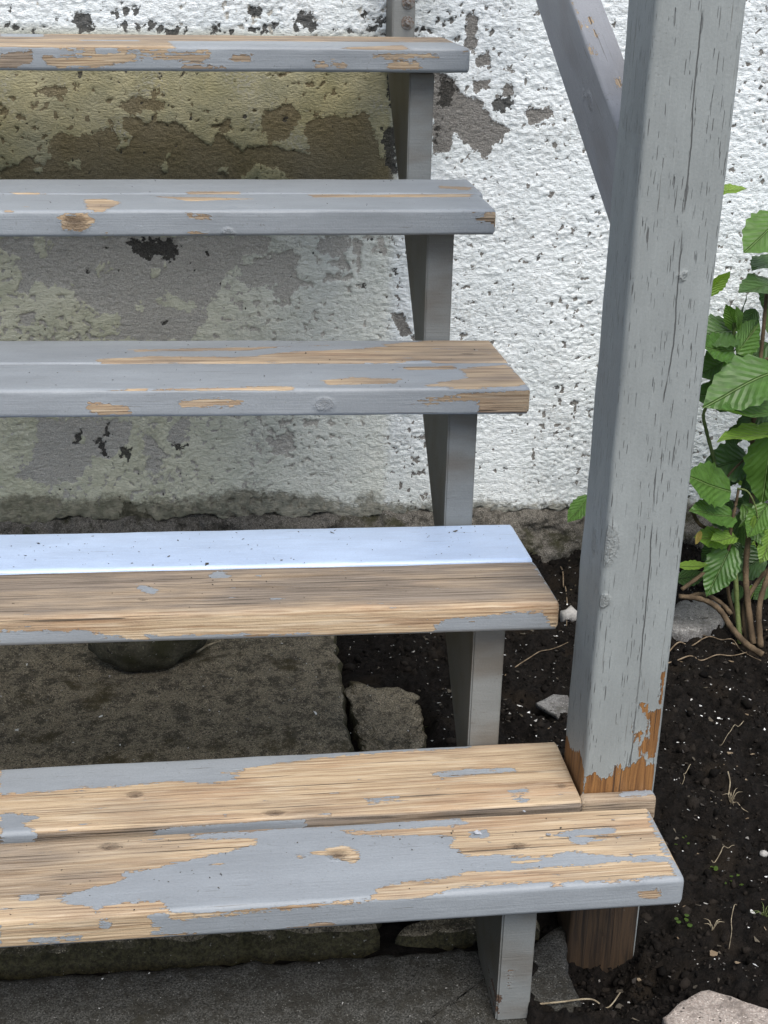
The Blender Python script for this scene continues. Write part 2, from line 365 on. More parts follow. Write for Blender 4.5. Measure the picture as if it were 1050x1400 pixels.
# ------------------------------------------------------------------ ground
XS_R, SW = -0.1558, 0.0407       # right stringer
POST = (-.0746, .0188, .1701, .2635)
def soil_h(x, y):
    x = np.asarray(x, float); y = np.asarray(y, float)
    h = -.212 + .020*perlin(x*3.1, y*3.1, 5) + .016*fbm(x*14, y*14, 9, 4, .55)
    cr = fbm(x*55, y*55, 21, 3, .6); h = h + .009*np.maximum(cr, -.3)
    h = h - .080*np.exp(-(((x+.035)/.085)**2 + ((y-.13)/.085)**2))           # hollow round the foot of the post
    h = h + .025*np.clip((y-1.15)/.25, 0, 1)
    h = h - .022*np.clip((-.17-x)/.03, 0, 1)*np.clip((.86-y)/.05, 0, 1)
    return h
def big_ground():
    xs = np.concatenate([np.array([-30, -12, -5, -2.5]), spaced((-1.3, -.25, .05), (-.25, 1.0, .0055), (1.0, 1.5, .05)), np.array([2.5, 5, 12, 30])])
    ys = np.concatenate([np.array([-30, -12, -5, -2.5]), spaced((-1.3, -.2, .05), (-.2, 1.5, .0055)), np.array([1.8, 2.5, 5, 12, 30])])
    X, Y = np.meshgrid(xs, ys); Z = soil_h(X, Y)
    m = np.clip((np.hypot(X, Y)-1.6)/1.0, 0, 1); Z = Z*(1-m) + -.215*m
    Z = np.where((X < -.33) & (Y < 1.2), np.minimum(Z, -.245), Z)          # dug out under the concrete
    Z = np.where((X < -.16) & (Y < .16), np.minimum(Z, -.25), Z)
    o = mesh_obj('ground', np.stack([X, Y, Z], -1).reshape(-1, 3), grid_faces(len(xs), len(ys)), M_SOIL)
    tag(o, 'dark moist garden soil with clods', kind='structure')
big_ground()

def slab(name, poly, z0, z1, mat, step=.008, amp=.0035, edge=.012, seed=0, parent=None):
    "a rough slab: top sheet inside the polygon pulled down at its edge, sides following the outline"
    P = np.asarray(poly, float); n = len(P)
    # outline densified and roughened
    out = []
    for i in range(n):
        a, b = P[i], P[(i+1) % n]; k = max(1, int(np.hypot(*(b-a))/step))
        for j in range(k):
            q = a+(b-a)*j/k; nrm = np.array([b[1]-a[1], a[0]-b[0]]); nrm /= np.hypot(*nrm)+1e-9
            out.append(q + nrm*float(fbm(q[0]*28, q[1]*28, seed+40, 3))*edge*.6)
    O = np.array(out); m = len(O)
    cx = O.mean(0); rings = [(-.0, z0, 0), (0, z1-edge*.8, 0), (edge*.35, z1-edge*.25, 0), (edge, z1, 1)]
    d = O-cx; L = np.hypot(d[:, 0], d[:, 1])[:, None]; u = d/L
    V = []; F = []
    for off, z, k in rings:
        q = O-u*off; zz = np.full(m, z) + (fbm(q[:, 0]*30, q[:, 1]*30, seed, 4)*amp if z > z0 else 0)
        V.append(np.column_stack([q, zz]))
    nr = max(6, int(L.max()/step/1.4))
    base = O-u*edge; Lb = L-edge
    for t in np.linspace(1, 0, nr)[1:-1]:
        q = cx+u*Lb*t; V.append(np.column_stack([q, z1+fbm(q[:, 0]*30, q[:, 1]*30, seed, 4)*amp]))
    V.append(np.array([[cx[0], cx[1], z1]]))
    R = len(V)-1
    for k in range(R-1):
        for i in range(m): F.append((k*m+i, k*m+(i+1) % m, (k+1)*m+(i+1) % m, (k+1)*m+i))
    for i in range(m): F.append(((R-1)*m+i, (R-1)*m+(i+1) % m, R*m))
    F.append(tuple(reversed(range(m))))
    return mesh_obj(name, np.vstack(V), F, mat, parent)
ZP = -.2262
pe = [onZ(775, 1262, ZP), onZ(777, 1300, ZP), onZ(782, 1335, ZP), onZ(790, 1365, ZP), onZ(796, 1398, ZP)]
pad = slab('concrete_path', [(-1.35, -.75), (-.12, -.75), (-.115, -.3)] + [(p[0], p[1]) for p in reversed(pe)] + [(-.115, .172), (-1.35, .172)], -.33, ZP, M_PAD, .012, .003, .012, 3)
tag(pad, 'dark weathered concrete pad below the lowest step', kind='structure')
ZS = -.197
sl1 = slab('concrete_slab', [(-1.35, .185), (-.318, .185), (-.318, .5), (-.312, 1.0), (-.33, 1.10), (-1.35, 1.12)], -.33, ZS, M_SLAB, .012, .004, .014, 11)
tag(sl1, 'mossy concrete slab under the stairs', kind='structure')
sl2 = slab('concrete_slab', [(-.308, .26), (-.20, .26), (-.197, .5), (-.19, .80), (-.306, .845)], -.33, ZS-.005, M_SLAB, .010, .006, .016, 17)
tag(sl2, 'short mossy concrete piece beside the stringer', kind='structure')
sl3 = slab('concrete_slab', [(-.300, .182), (-.112, .182), (-.105, .235), (-.150, .275), (-.29, .196)], -.33, ZS-.013, M_SLAB, .010, .004, .010, 23)
tag(sl3, 'rough concrete block edge behind the stringer foot', kind='structure')

# ------------------------------------------------------------------ house wall
WY = 1.40
def wall():
    xs = spaced((-5, -1.1, .15), (-1.1, .68, .0027), (.68, 5, .15))
    zs = spaced((-.30, -.16, .02), (-.16, .97, .0027), (.97, 3.0, .12))
    X, Z = np.meshgrid(xs, zs)
    def P(pts): return [(lambda h: (h[0], h[2]))(onY(a, b, WY)) for a, b in pts]
    bare = np.full(X.shape, -.03); dark = np.full(X.shape, -.03)
    bare_polys = [
        # under the top tread
        [(65,222),(70,190),(85,180),(110,186),(150,178),(165,195),(160,206),(185,187),(166,172),(166,160),(205,164),(250,171),(272,188),(288,198),(300,182),(320,196),(330,206),(350,200),(380,201),(422,211),(424,200),(416,180),(418,166),(445,160),(470,161),(500,152),(515,186),(520,216),(530,216),(545,262),(0,262),(0,234),(40,216),(60,226)],
        [(360,152),(375,148),(400,140),(411,160),(395,190),(370,196),(358,181)], [(160,147),(190,131),(225,138),(225,151),(182,156)],
        [(50,126),(75,115),(93,122),(85,139),(70,132)], [(40,141),(52,140),(45,153)], [(100,115),(110,114),(107,124)], [(0,150),(9,148),(10,156),(0,158)], [(290,172),(312,165),(322,178),(305,182)],
        # under the fourth tread
        [(50,322),(240,322),(300,322),(372,325),(365,345),(340,350),(310,368),(300,395),(283,420),(287,468),(205,468),(160,462),(165,428),(130,425),(105,412),(100,395),(60,388),(45,392),(30,402),(20,398),(30,380),(25,356),(8,345),(0,330)],
        [(325,360),(400,343),(411,380),(420,388),(405,394),(395,415),(383,412),(376,388),(340,396),(328,385)], [(430,340),(445,325),(475,322),(473,350),(478,368),(445,362)], [(445,375),(478,378),(476,386),(450,385)], [(485,328),(494,330),(492,366),(487,365)], [(515,322),(525,322),(528,350),(516,345)], [(535,430),(550,428),(562,455),(548,460)],
        [(20,430),(48,428),(46,442),(30,441)],
        # under the third tread
        [(52,572),(108,572),(112,600),(125,632),(112,655),(60,665),(28,650),(30,640),(45,628)], [(108,572),(185,575),(180,600),(150,628),(118,630)], [(200,600),(222,608),(216,655),(200,640)], [(362,602),(392,590),(402,610),(395,625),(372,620)], [(235,575),(258,575),(255,612),(235,610)],
        # right of the stringer
        [(590,95),(615,105),(632,130),(660,138),(672,165),(700,178),(662,215),(640,200),(622,185),(610,208),(590,215)],
        [(683,120),(700,116),(703,132),(688,135)], [(690,95),(702,84),(702,98)], [(640,20),(655,25),(650,75),(636,60)], [(650,78),(668,70),(672,86),(655,90)],
        [(715,155),(750,145),(762,158),(725,168)], [(645,110),(668,108),(670,122),(650,125)],
    ]
    def seeds(lst): return [P([(x-r, y), (x-r*.3, y-r*.8), (x+r*.8, y-r*.6), (x+r, y+r*.4), (x, y+r*.9)]) for x, y, r in lst]
    for pl in bare_polys: bare = np.maximum(bare, sdf(P(pl), X, Z))
    # islands of paint left on the cement
    for pl in [[(90,224),(112,212),(108,232)], [(215,230),(232,208),(228,235)], [(300,232),(312,228),(310,238)], [(350,225),(385,232),(400,248),(330,248)], [(48,232),(58,230),(55,240)],
               [(208,410),(235,405),(265,415),(255,425),(225,422)], [(208,370),(225,362),(228,372),(212,378)], [(130,360),(142,360),(148,372),(134,372)], [(182,420),(195,412),(190,425)], [(60,325),(75,325),(62,348),(45,340)], [(440,350),(465,352),(462,358),(445,357)], [(255,468),(270,448),(282,430),(300,400),(310,430),(300,468)]]:
        bare = np.minimum(bare, -sdf(P(pl), X, Z))
    for s in seeds([(22,37,6),(48,48,6),(110,30,16),(118,38,10),(158,18,7),(170,13,7),(186,14,6),(168,36,6),(190,36,6),(207,36,8),(218,40,7),(238,42,9),(228,44,6),(294,38,6),(290,43,6),(315,43,5),(347,17,9),(360,40,8),(375,36,7),(415,28,15),(425,36,10),(405,38,7),(345,42,6),(510,40,8),(520,30,7),(500,20,6),(255,42,4),(10,36,4),(60,37,3),(78,26,3),(14,12,2),(140,10,3),(530,45,8),(575,40,5),(478,42,4),(458,40,4)]): dark = np.maximum(dark, sdf(s, X, Z))
    for pl in [[(185,325),(238,325),(246,345),(235,362),(212,350),(205,360),(185,350),(165,330)], [(598,104),(614,106),(626,128),(616,150),(598,148)], [(594,160),(604,170),(600,200),(592,198)], [(668,140),(690,128),(706,130),(700,150),(680,160)],
               [(100,592),(115,588),(112,612),(100,612)], [(125,600),(140,600),(152,628),(140,628)], [(162,610),(185,612),(180,628),(163,626)], [(235,608),(256,604),(258,614),(240,617)], [(140,580),(150,580),(152,595),(142,600)],
               [(213,440),(232,438),(228,446),(214,444)], [(520,175),(542,170),(545,248),(525,225)], [(526,100),(548,100),(548,160),(534,150),(528,130)], [(165,680),(205,700),(235,730),(160,730)]]:  # the patches left of the upper stringer paint its shadow on the wall
        dark = np.maximum(dark, sdf(P(pl), X, Z)-.003)
    for s in seeds([(x, y, random.uniform(1.5, 4)) for x, y in [(250,100),(268,101),(215,103),(172,98),(110,104),(150,108),(196,140),(276,154),(390,165),(262,164),(160,112),(95,150),(315,138),(335,160),(240,126),(120,372),(162,368),(428,345),(540,372),(520,345),(495,390),(145,340),(283,348),(700,410),(690,330),(655,395),(790,395),(735,350),(740,460),(720,480),(760,530),(700,560),(640,640),(720,580),(770,610),(1000,180),(1040,120),(1046,190),(690,640),(810,270),(680,250),(740,255),(700,300),(665,290)]]): dark = np.maximum(dark, sdf(s, X, Z)-.001)
    nz = fbm(X*38, Z*38, 3, 4, .6); nb = fbm(X*9, Z*9, 8, 3)
    und = np.clip((-.2-X)/.1, 0, 1)*np.clip((.56-Z)/.02, 0, 1); bare = bare + nz*(.0055+.006*und)
    speck = fbm(X*60, Z*60, 33, 4, .6); region = np.clip(fbm(X*5.5, Z*5.5, 35, 3)*1.6, -1, 1)
    bare = np.maximum(bare, (speck-.72+.22*region+.16*und)*.02)
    sp2 = fbm(X*80, Z*80, 53, 4, .6); dark = np.maximum(dark+nz*.004+fbm(X*120, Z*120, 57, 3)*.006, (sp2-1.10+.2*region)*.012)
    # algae colour and painted-in tread shade behind the open risers, ending at the stringer
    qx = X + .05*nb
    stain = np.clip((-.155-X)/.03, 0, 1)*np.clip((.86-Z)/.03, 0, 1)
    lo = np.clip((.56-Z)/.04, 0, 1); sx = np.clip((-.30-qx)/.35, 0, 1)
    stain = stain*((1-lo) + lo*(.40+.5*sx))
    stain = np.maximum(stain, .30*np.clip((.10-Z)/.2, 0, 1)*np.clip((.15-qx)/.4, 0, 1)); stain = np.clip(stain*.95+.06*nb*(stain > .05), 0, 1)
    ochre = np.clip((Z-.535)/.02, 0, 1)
    gx = np.clip((-.05-X)/.35, 0, 1)
    grime = np.clip((-.055+.03*gx-Z+.02*nb)/.06, 0, 1.2)
    # relief
    wx = X+.004*perlin(X*60, Z*60, 77); st = 1.1*perlin(wx*120, Z*165, 61)+.8*perlin(wx*63+9, Z*88, 62)+RNG.normal(0, .16, X.shape); st2 = perlin(X*30, Z*38, 71)
    lump = np.clip(st, -1.0, .75)
    smooth = np.clip((Z-.53)/.03, 0, 1)*np.clip((-.17-X)/.03, 0, 1)*np.clip((.85-Z)/.01, 0, 1)     # smoother trowelled patch under the top tread
    h = (.0021*lump + .0010*st2)*np.clip(.85+.5*perlin(X*7, Z*7, 73), .35, 1.2)*(1-.35*np.clip((-.15-X)/.1, 0, 1)*np.clip((.86-Z)/.02, 0, 1))*(1-.65*smooth) + .004*fbm(X*4, Z*4, 81, 2)
    bm = 1/(1+np.exp(-np.clip(bare/.0009, -30, 30)))
    dm = 1/(1+np.exp(-np.clip(dark/.0012, -30, 30)))
    h = h*(1-.72*bm) - .0022*bm - .0020*dm + .0012*bm*fbm(X*130, Z*130, 91, 2)
    # ragged lower edge
    edge = -.113 + .014*fbm(X*11, X*0+3.3, 14, 4, .6)
    h = h - .035*np.clip((edge-Z)/.010, 0, 1) + .003*np.exp(-((Z-edge-.012)/.015)**2)
    big = (np.abs(X+.2) > 1.1) | (Z > 1.0)
    h = np.where(big, 0, h)
    nx, nz_ = len(xs), len(zs)
    V = np.stack([X, WY-h, Z], -1).reshape(-1, 3); F = grid_faces(nx, nz_)
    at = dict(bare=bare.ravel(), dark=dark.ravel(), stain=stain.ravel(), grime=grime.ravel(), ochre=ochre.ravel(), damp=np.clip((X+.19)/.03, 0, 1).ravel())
    # back and rim so that the wall has thickness
    n0 = len(V); bk = np.array([[-5, WY+.25, -.30], [5, WY+.25, -.30], [5, WY+.25, 3.0], [-5, WY+.25, 3.0]])
    root = empty('house_wall', (0, WY, -.3))
    tag(root, 'rough white stucco house wall with flaking paint behind the stairs', 'wall')
    Mw = Matrix.Translation((0, -WY, .3))
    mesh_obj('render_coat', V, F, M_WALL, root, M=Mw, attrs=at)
    c = [(-5, WY+.04), (5, WY+.04), (5, WY+.25), (-5, WY+.25)]
    mesh_obj('masonry_core', [(x, y, z) for z in (-.31, 2.999) for x, y in c], [(0, 3, 2, 1), (4, 5, 6, 7), (0, 1, 5, 4), (1, 2, 6, 5), (2, 3, 7, 6), (3, 0, 4, 7)], M_FOOT, root, smooth=False, M=Mw)
    # rough footing that steps out below the plaster
    xs2 = spaced((-5, -1.1, .2), (-1.1, .68, .006), (.68, 5, .2)); ts = np.linspace(0, 1, 34)
    A, T = np.meshgrid(xs2, ts)
    zz = -.108 - .16*T + .010*fbm(A*13, T*3, 5, 3)
    yy = WY+.02 - .075*np.minimum(1, T*2.6)**.6 + .014*fbm(A*16, zz*16, 25, 4, .6) + .006*fbm(A*60, zz*60, 29, 3)
    hol = np.clip(fbm(A*6, zz*9, 44, 2)*1.6-.25, 0, 1); yy = yy + .04*hol*np.clip(1-np.abs(T-.35)*2, 0, 1)
    mesh_obj('footing', np.stack([A, yy, zz], -1).reshape(-1, 3), grid_faces(len(xs2), len(ts))[:, ::-1].copy(), M_FOOT, root, M=Mw)
wall()

# ------------------------------------------------------------------ the staircase
R_, G_, GAP, W_, TH = .21119, .24971, .0069, .14, .0376
TDX = [0, -.0990, -.0928, -.1018, -.1058]; TDY = [0, .0008, .0005, -.0011, .0004]; TDZ = [0, .0082, .0009, -.0039, .0004]
TSL = [.0067, -.0039, -.0069, .0068, .0108]; TTW = [.002, -.0432, -.0224, .025, .0322]
TSO = .0397
stair = empty('wooden_staircase', (-.17, .09, ZP))
tag(stair, 'open-riser wooden staircase with peeling grey paint, post and sloping brace against white wall', 'staircase')
STI = Matrix.Translation((.17, -.09, -ZP))

def beam(name, M, xs, wy, t, mat, ops=None, base=None, knots=(), r=.0045, sec=.005, grey=0.0, seed=0, wob=.0005, label=None, greyfn=None, crack=None, parent=stair, ystart=0.0):
    """A squared timber: local x along the grain (xs = stations), y in [ystart, ystart+wy], z in [-t, 0].
    ops: face -> list of ('w'|'p', photo polygon); base: face -> bare (1) or painted (0)."""
    y0, y1 = ystart, ystart+wy
    pts = []; arc = [math.radians(a) for a in (15, 45, 75)]
    def side(a, b, fixed, horiz, face):
        n = max(2, int(abs(b-a)/sec))
        for k in range(n+1):
            q = a+(b-a)*k/n; pts.append(((q, fixed) if horiz else (fixed, q), face))
    side(y0+r, y1-r, 0, True, 'top')
    for a in arc: pts.append(((y1-r+r*math.sin(a), -r+r*math.cos(a)), 'top' if a < .8 else 'back'))
    side(-r, -t+r, y1, False, 'back')
    for a in arc: pts.append(((y1-r+r*math.cos(a), -t+r-r*math.sin(a)), 'back' if a < .8 else 'bottom'))
    side(y1-r, y0+r, -t, True, 'bottom')
    for a in arc: pts.append(((y0+r-r*math.sin(a), -t+r-r*math.cos(a)), 'bottom' if a < .8 else 'front'))
    side(-t+r, -r, y0, False, 'front')
    for a in arc: pts.append(((y0+r-r*math.cos(a), -r+r*math.sin(a)), 'front' if a < .7 else 'top'))
    YZ = np.array([p[0] for p in pts]); faces = np.array([p[1] for p in pts]); m = len(YZ); n = len(xs)
    cen = np.array([(y0+y1)/2, -t/2])
    xs = np.asarray(xs, float)
    X = np.repeat(xs[:, None], m, 1); Yv = np.repeat(YZ[None, :, 0], n, 0); Zv = np.repeat(YZ[None, :, 1], n, 0)
    # small unevenness of the arrises
    dn = fbm(X*9+seed, np.arange(m)[None, :]*.13+seed*3.1, seed+4, 3)*wob
    Yv = Yv + np.sign(Yv-cen[0])*dn*(np.abs(Yv-cen[0]) > wy/2-.006); Zv = Zv + dn
    # end bevels
    e = .003
    rings = [(X, Yv, Zv)]
    def endring(x, k):
        return (np.full((1, m), x), cen[0]+(Yv[k:k+1]-cen[0])*(1-2*e/wy), cen[1]+(Zv[k:k+1]-cen[1])*(1-2*e/t))
    a = endring(xs[0]-e, 0); b = endring(xs[-1]+e, len(xs)-1)
    X = np.vstack([a[0], X, b[0]]); Yv = np.vstack([a[1], Yv, b[1]]); Zv = np.vstack([a[2], Zv, b[2]]); n += 2
    V = np.stack([X, Yv, Zv], -1).reshape(-1, 3)
    idx = np.arange(n*m).reshape(n, m); nxt = np.roll(idx, -1, 1)
    F = np.stack([idx[:-1], nxt[:-1], nxt[1:], idx[1:]], -1).reshape(-1, 4)[:, ::-1].tolist()
    # end caps as separate vertices
    c0 = len(V); V = np.vstack([V, V[idx[0]], V[idx[-1]]]); F.append(list(range(c0, c0+m))); F.append(list(range(c0+m, c0+2*m))[::-1])
    fa = np.concatenate([np.tile(faces, n), np.repeat('end', 2*m)])
    wear = np.full(len(V), -.012); knot = np.zeros(len(V)); gr = np.full(len(V), float(grey))
    base = base or {}; ops = ops or {}
    for face, ax, val, (i, j) in (('top', 2, 0, (0, 1)), ('front', 1, y0, (0, 2)), ('bottom', 2, -t, (0, 1)), ('back', 1, y1, (0, 2))):
        s = fa == face; px = V[s][:, i]; py = V[s][:, j]
        wv = np.full(px.shape, .012 if base.get(face) else -.012)
        for op, poly in ops.get(face, []):
            pl = []
            for (u, v) in poly:
                h = local_hit(M, ax, val, u, v); pl.append((h[i], h[j]))
            d = np.clip(sdf(pl, px, py)*1.0, -.02, .012)
            wv = np.maximum(wv, d) if op == 'w' else np.minimum(wv, -d)
        wear[s] = wv
        for f, u, v, rad, el in knots:
            if f != face: continue
            h = local_hit(M, ax, val, u, v)
            knot[s] = np.maximum(knot[s], np.exp(-(((px-h[i])/(rad*el))**2+((py-h[j])/rad)**2)))
    wear[fa == 'end'] = .012 if base.get('end') else -.012
    if greyfn is not None: gr = greyfn(V, fa)
    at = dict(wear=wear, knot=knot, grey=gr)
    if crack is not None:
        zc, xc = crack(M); at['crk'] = np.where(fa == 'bottom', V[:, 1]-np.interp(V[:, 0], zc, xc), .05)
    o = mesh_obj(name, V, F, mat, parent, M=(STI @ M) if parent is stair else M, attrs=at)
    if label: o['label'] = label
    return o

def tread_matrix(k):
    T0 = Matrix.Translation((TDX[k], k*G_+TDY[k], k*R_+TDZ[k]))
    return T0 @ Matrix.Translation((0, W_, 0)) @ Matrix.Rotation(TTW[k], 4, 'X') @ Matrix.Translation((0, -W_, 0)) @ Matrix.Rotation(-TSL[k], 4, 'Y')
XL = -1.30
def stations(k, x1=0.0): return spaced((XL-TDX[k], -.95-TDX[k], .05), (-.95-TDX[k], x1-.003, .006))
OPS = {
 (0, 'f'): dict(base={'top': 1}, ops={
   'top': [('p', [(255,1141),(350,1136),(480,1126),(625,1119),(640,1127),(560,1134),(470,1138),(485,1142),(600,1142),(622,1144),(615,1156),(640,1170),(672,1169),(735,1172),(790,1164),(850,1171),(880,1170),(912,1172),(905,1178),(880,1177),(800,1183),(740,1187),(640,1193),(600,1201),(560,1205),(520,1214),(505,1228),(400,1240),(330,1250),(240,1251),(225,1240),(222,1232),(160,1234),(130,1246),(120,1238),(68,1231),(95,1222),(145,1210),(170,1202),(167,1193),(215,1186),(300,1167),(350,1156),(352,1146),(300,1147),(265,1146)]),
           ('p', [(590,1222),(640,1212),(690,1209),(740,1206),(758,1212),(790,1206),(860,1202),(925,1197),(908,1172),(918,1172),(945,1200),(930,1215),(600,1240)]),
           ('p', [(905,1140),(918,1172),(940,1200),(928,1198),(906,1165),(890,1125),(884,1105),(890,1105)]),
           ('w', [(427,1166),(445,1162),(460,1157),(477,1158),(492,1166),(487,1180),(470,1178),(455,1170)]),
           ('p', [(640,1135),(667,1134),(667,1143),(645,1146)]), ('p', [(755,1141),(785,1133),(840,1131),(842,1141),(790,1144),(830,1148),(790,1152),(770,1145)]),
           ('p', [(25,1225),(52,1223),(50,1231),(28,1232)]), ('w', [(400,1172),(412,1170),(418,1173),(405,1176)]), ('w', [(700,1178),(735,1176),(740,1179),(705,1182)])],
   'front': [('w', [(0,1240),(200,1248),(205,1262),(225,1268),(205,1275),(275,1279),(330,1284),(0,1312)]), ('p', [(40,1284),(70,1280),(110,1279),(112,1286),(60,1289)]), ('p', [(138,1258),(150,1258),(148,1268),(140,1266)]),
             ('w', [(345,1274),(400,1268),(455,1263),(460,1268),(440,1276),(350,1282)]), ('w', [(873,1219),(905,1217),(902,1229),(872,1229)]), ('w', [(230,1250),(300,1247),(330,1243),(500,1226),(580,1220),(580,1224),(500,1232),(330,1250),(240,1258)])]},
   knots=[('top', 462, 1170, .008, 1.6), ('top', 708, 1158, .006, 1.8), ('top', 150, 1158, .006, 2.2)]),
 (0, 'r'): dict(base={'top': 1, 'front': 1}, ops={
   'top': [('p', [(0,1040),(150,1035),(330,1026),(430,1020),(610,1012),(645,1016),(640,1022),(560,1026),(430,1036),(350,1048),(300,1056),(330,1062),(310,1070),(255,1071),(240,1066),(165,1074),(90,1079),(40,1084),(0,1086)]),
           ('p', [(0,1113),(35,1113),(60,1117),(30,1127),(50,1138),(45,1155),(0,1160)]), ('p', [(585,1056),(640,1052),(700,1048),(705,1054),(640,1059),(600,1063)]), ('p', [(695,1080),(718,1077),(720,1082),(698,1086)]), ('p', [(705,1092),(722,1092),(720,1099),(708,1098)]),
           ('p', [(82,1134),(95,1133),(94,1140),(84,1140)]), ('p', [(235,1127),(252,1128),(250,1132),(236,1131)]), ('p', [(500,1093),(545,1088),(543,1093),(505,1098)])],
   'front': [('p', [(0,1140),(50,1140),(45,1165),(0,1165)]), ('p', [(210,1132),(420,1118),(420,1135),(210,1150)])]},
   knots=[('top', 745, 1104, .0095, 1.5), ('top', 375, 1112, .005, 2.6), ('top', 185, 1087, .007, 1.4), ('top', 768, 1075, .004, 2.)]),
 (1, 'f'): dict(base={'top': 1, 'front': 1, 'end': 1}, ops={
   'top': [('p', [(183,801),(200,800),(216,806),(210,812),(195,809)]), ('p', [(283,786),(300,781),(320,786),(310,791),(290,790)]), ('p', [(348,787),(360,785),(358,790)]), ('p', [(524,832),(536,829),(546,833),(535,838)]), ('p', [(728,768),(738,768),(768,818),(760,818),(748,798)])],
   'front': [('p', [(0,862),(65,863),(95,865),(105,858),(135,867),(165,872),(200,876),(180,895),(0,900)]), ('p', [(200,867),(240,870),(330,866),(345,870),(400,866),(425,862),(420,871),(340,875),(205,879)]), ('p', [(595,855),(620,846),(650,846),(675,840),(710,837),(745,840),(752,855),(775,862),(770,880),(595,880)])]},
   knots=[('top', 195, 821, .003, 2.)]),
 (1, 'r'): dict(mat='blue'),
 (2, 'f'): dict(ops={
   'top': [('w', [(440,521),(480,516),(548,518),(540,524),(450,526)]), ('w', [(628,504),(693,499),(725,524),(700,529),(640,531),(575,528),(600,523),(640,516)]), ('w', [(65,537),(130,533),(200,531),(205,534),(130,538)]), ('w', [(185,533),(300,530),(400,528),(400,533),(300,535),(190,537)]), ('w', [(545,502),(620,500),(618,505),(560,506)])],
   'front': [('w', [(555,548),(600,545),(645,537),(690,534),(712,532),(735,525),(735,575),(650,572),(655,550),(620,548),(580,552)]), ('w', [(120,552),(140,552),(180,556),(176,568),(140,570),(124,561)]), ('w', [(245,549),(275,547),(300,545),(340,551),(330,554),(290,556),(250,555)]), ('p', [(655,538),(700,534),(712,532),(690,528)])]},
   base={'end': 1}, knots=[('front', 443, 553, .009, 1.4)]),
 (2, 'r'): dict(ops={'top': [('w', [(130,491),(200,488),(350,487),(385,482),(460,476),(560,468),(600,464),(680,460),(700,502),(400,504),(140,502)]), ('w', [(176,479),(340,475),(458,472),(455,476),(340,479),(190,481)]), ('p', [(350,478),(385,474),(520,470),(530,474),(440,479),(360,483)]), ('p', [(520,495),(590,492),(590,498),(530,500)])], 'front': []}, knots=[('top', 640, 484, .004, 3)]),
 (3, 'f'): dict(ops={'top': [('w', [(115,272),(150,272),(165,277),(140,290),(118,286)]), ('w', [(205,268),(300,270),(350,272),(260,275)]), ('w', [(420,266),(650,265),(640,269),(430,270)]), ('w', [(0,288),(18,287),(16,291),(0,292)])],
                       'front': [('w', [(255,292),(288,294),(287,299),(256,299)]), ('w', [(258,318),(283,320),(280,330),(256,329)]), ('w', [(80,296),(125,290),(130,305),(110,318),(84,314)]), ('w', [(640,293),(662,290),(690,286),(690,314),(668,306),(650,303),(664,298)]), ('w', [(122,325),(148,318),(146,330)])]},
              knots=[('front', 103, 304, .013, 1.5), ('front', 312, 319, .007, 1.2)]),
 (3, 'r'): dict(ops={'top': [('w', [(15,263),(65,264),(62,268),(30,268)]), ('w', [(600,254),(648,256),(640,260),(602,258)]), ('w', [(250,262),(330,262),(330,265),(260,265)])]}),
 (4, 'f'): dict(base={'top': 1}, ops={'top': [('p', [(230,56),(520,56),(600,60),(430,66),(240,66)]), ('p', [(100,50),(190,50),(190,56),(110,56)]), ('p', [(540,56),(610,55),(650,66),(560,66)])],
   'front': [('w', [(0,73),(45,70),(46,85),(20,95),(0,96)]), ('w', [(60,77),(85,78),(130,77),(165,72),(185,77),(240,74),(282,75),(275,82),(220,80),(185,82),(150,90),(130,94),(80,93),(60,82)]), ('w', [(80,64),(105,65),(130,62),(130,74),(85,70)]), ('w', [(160,62),(230,65),(225,75),(165,75)]), ('w', [(270,68),(295,69),(285,75),(270,72)]), ('w', [(318,73),(345,73),(341,85),(316,85)]), ('w', [(250,90),(315,88),(310,95),(246,96)]), ('w', [(428,83),(448,84),(445,92),(430,90)]), ('w', [(455,82),(480,87),(470,94),(458,90)]), ('w', [(505,77),(545,73),(600,73),(612,68),(606,75),(595,80),(560,80),(525,80)]), ('w', [(620,63),(650,60),(650,69),(625,69)]), ('w', [(527,88),(540,84),(580,85),(578,92),(560,96),(530,94)]), ('w', [(568,63),(590,62),(588,67),(570,67)])]}),
 (4, 'r'): dict(base={'top': 1}, ops={'top': [('p', [(0,40),(60,40),(60,50),(0,50)])]}),
}
def post_grey(V, fa): return np.where(V[:, 0] < .30, .95, .15)
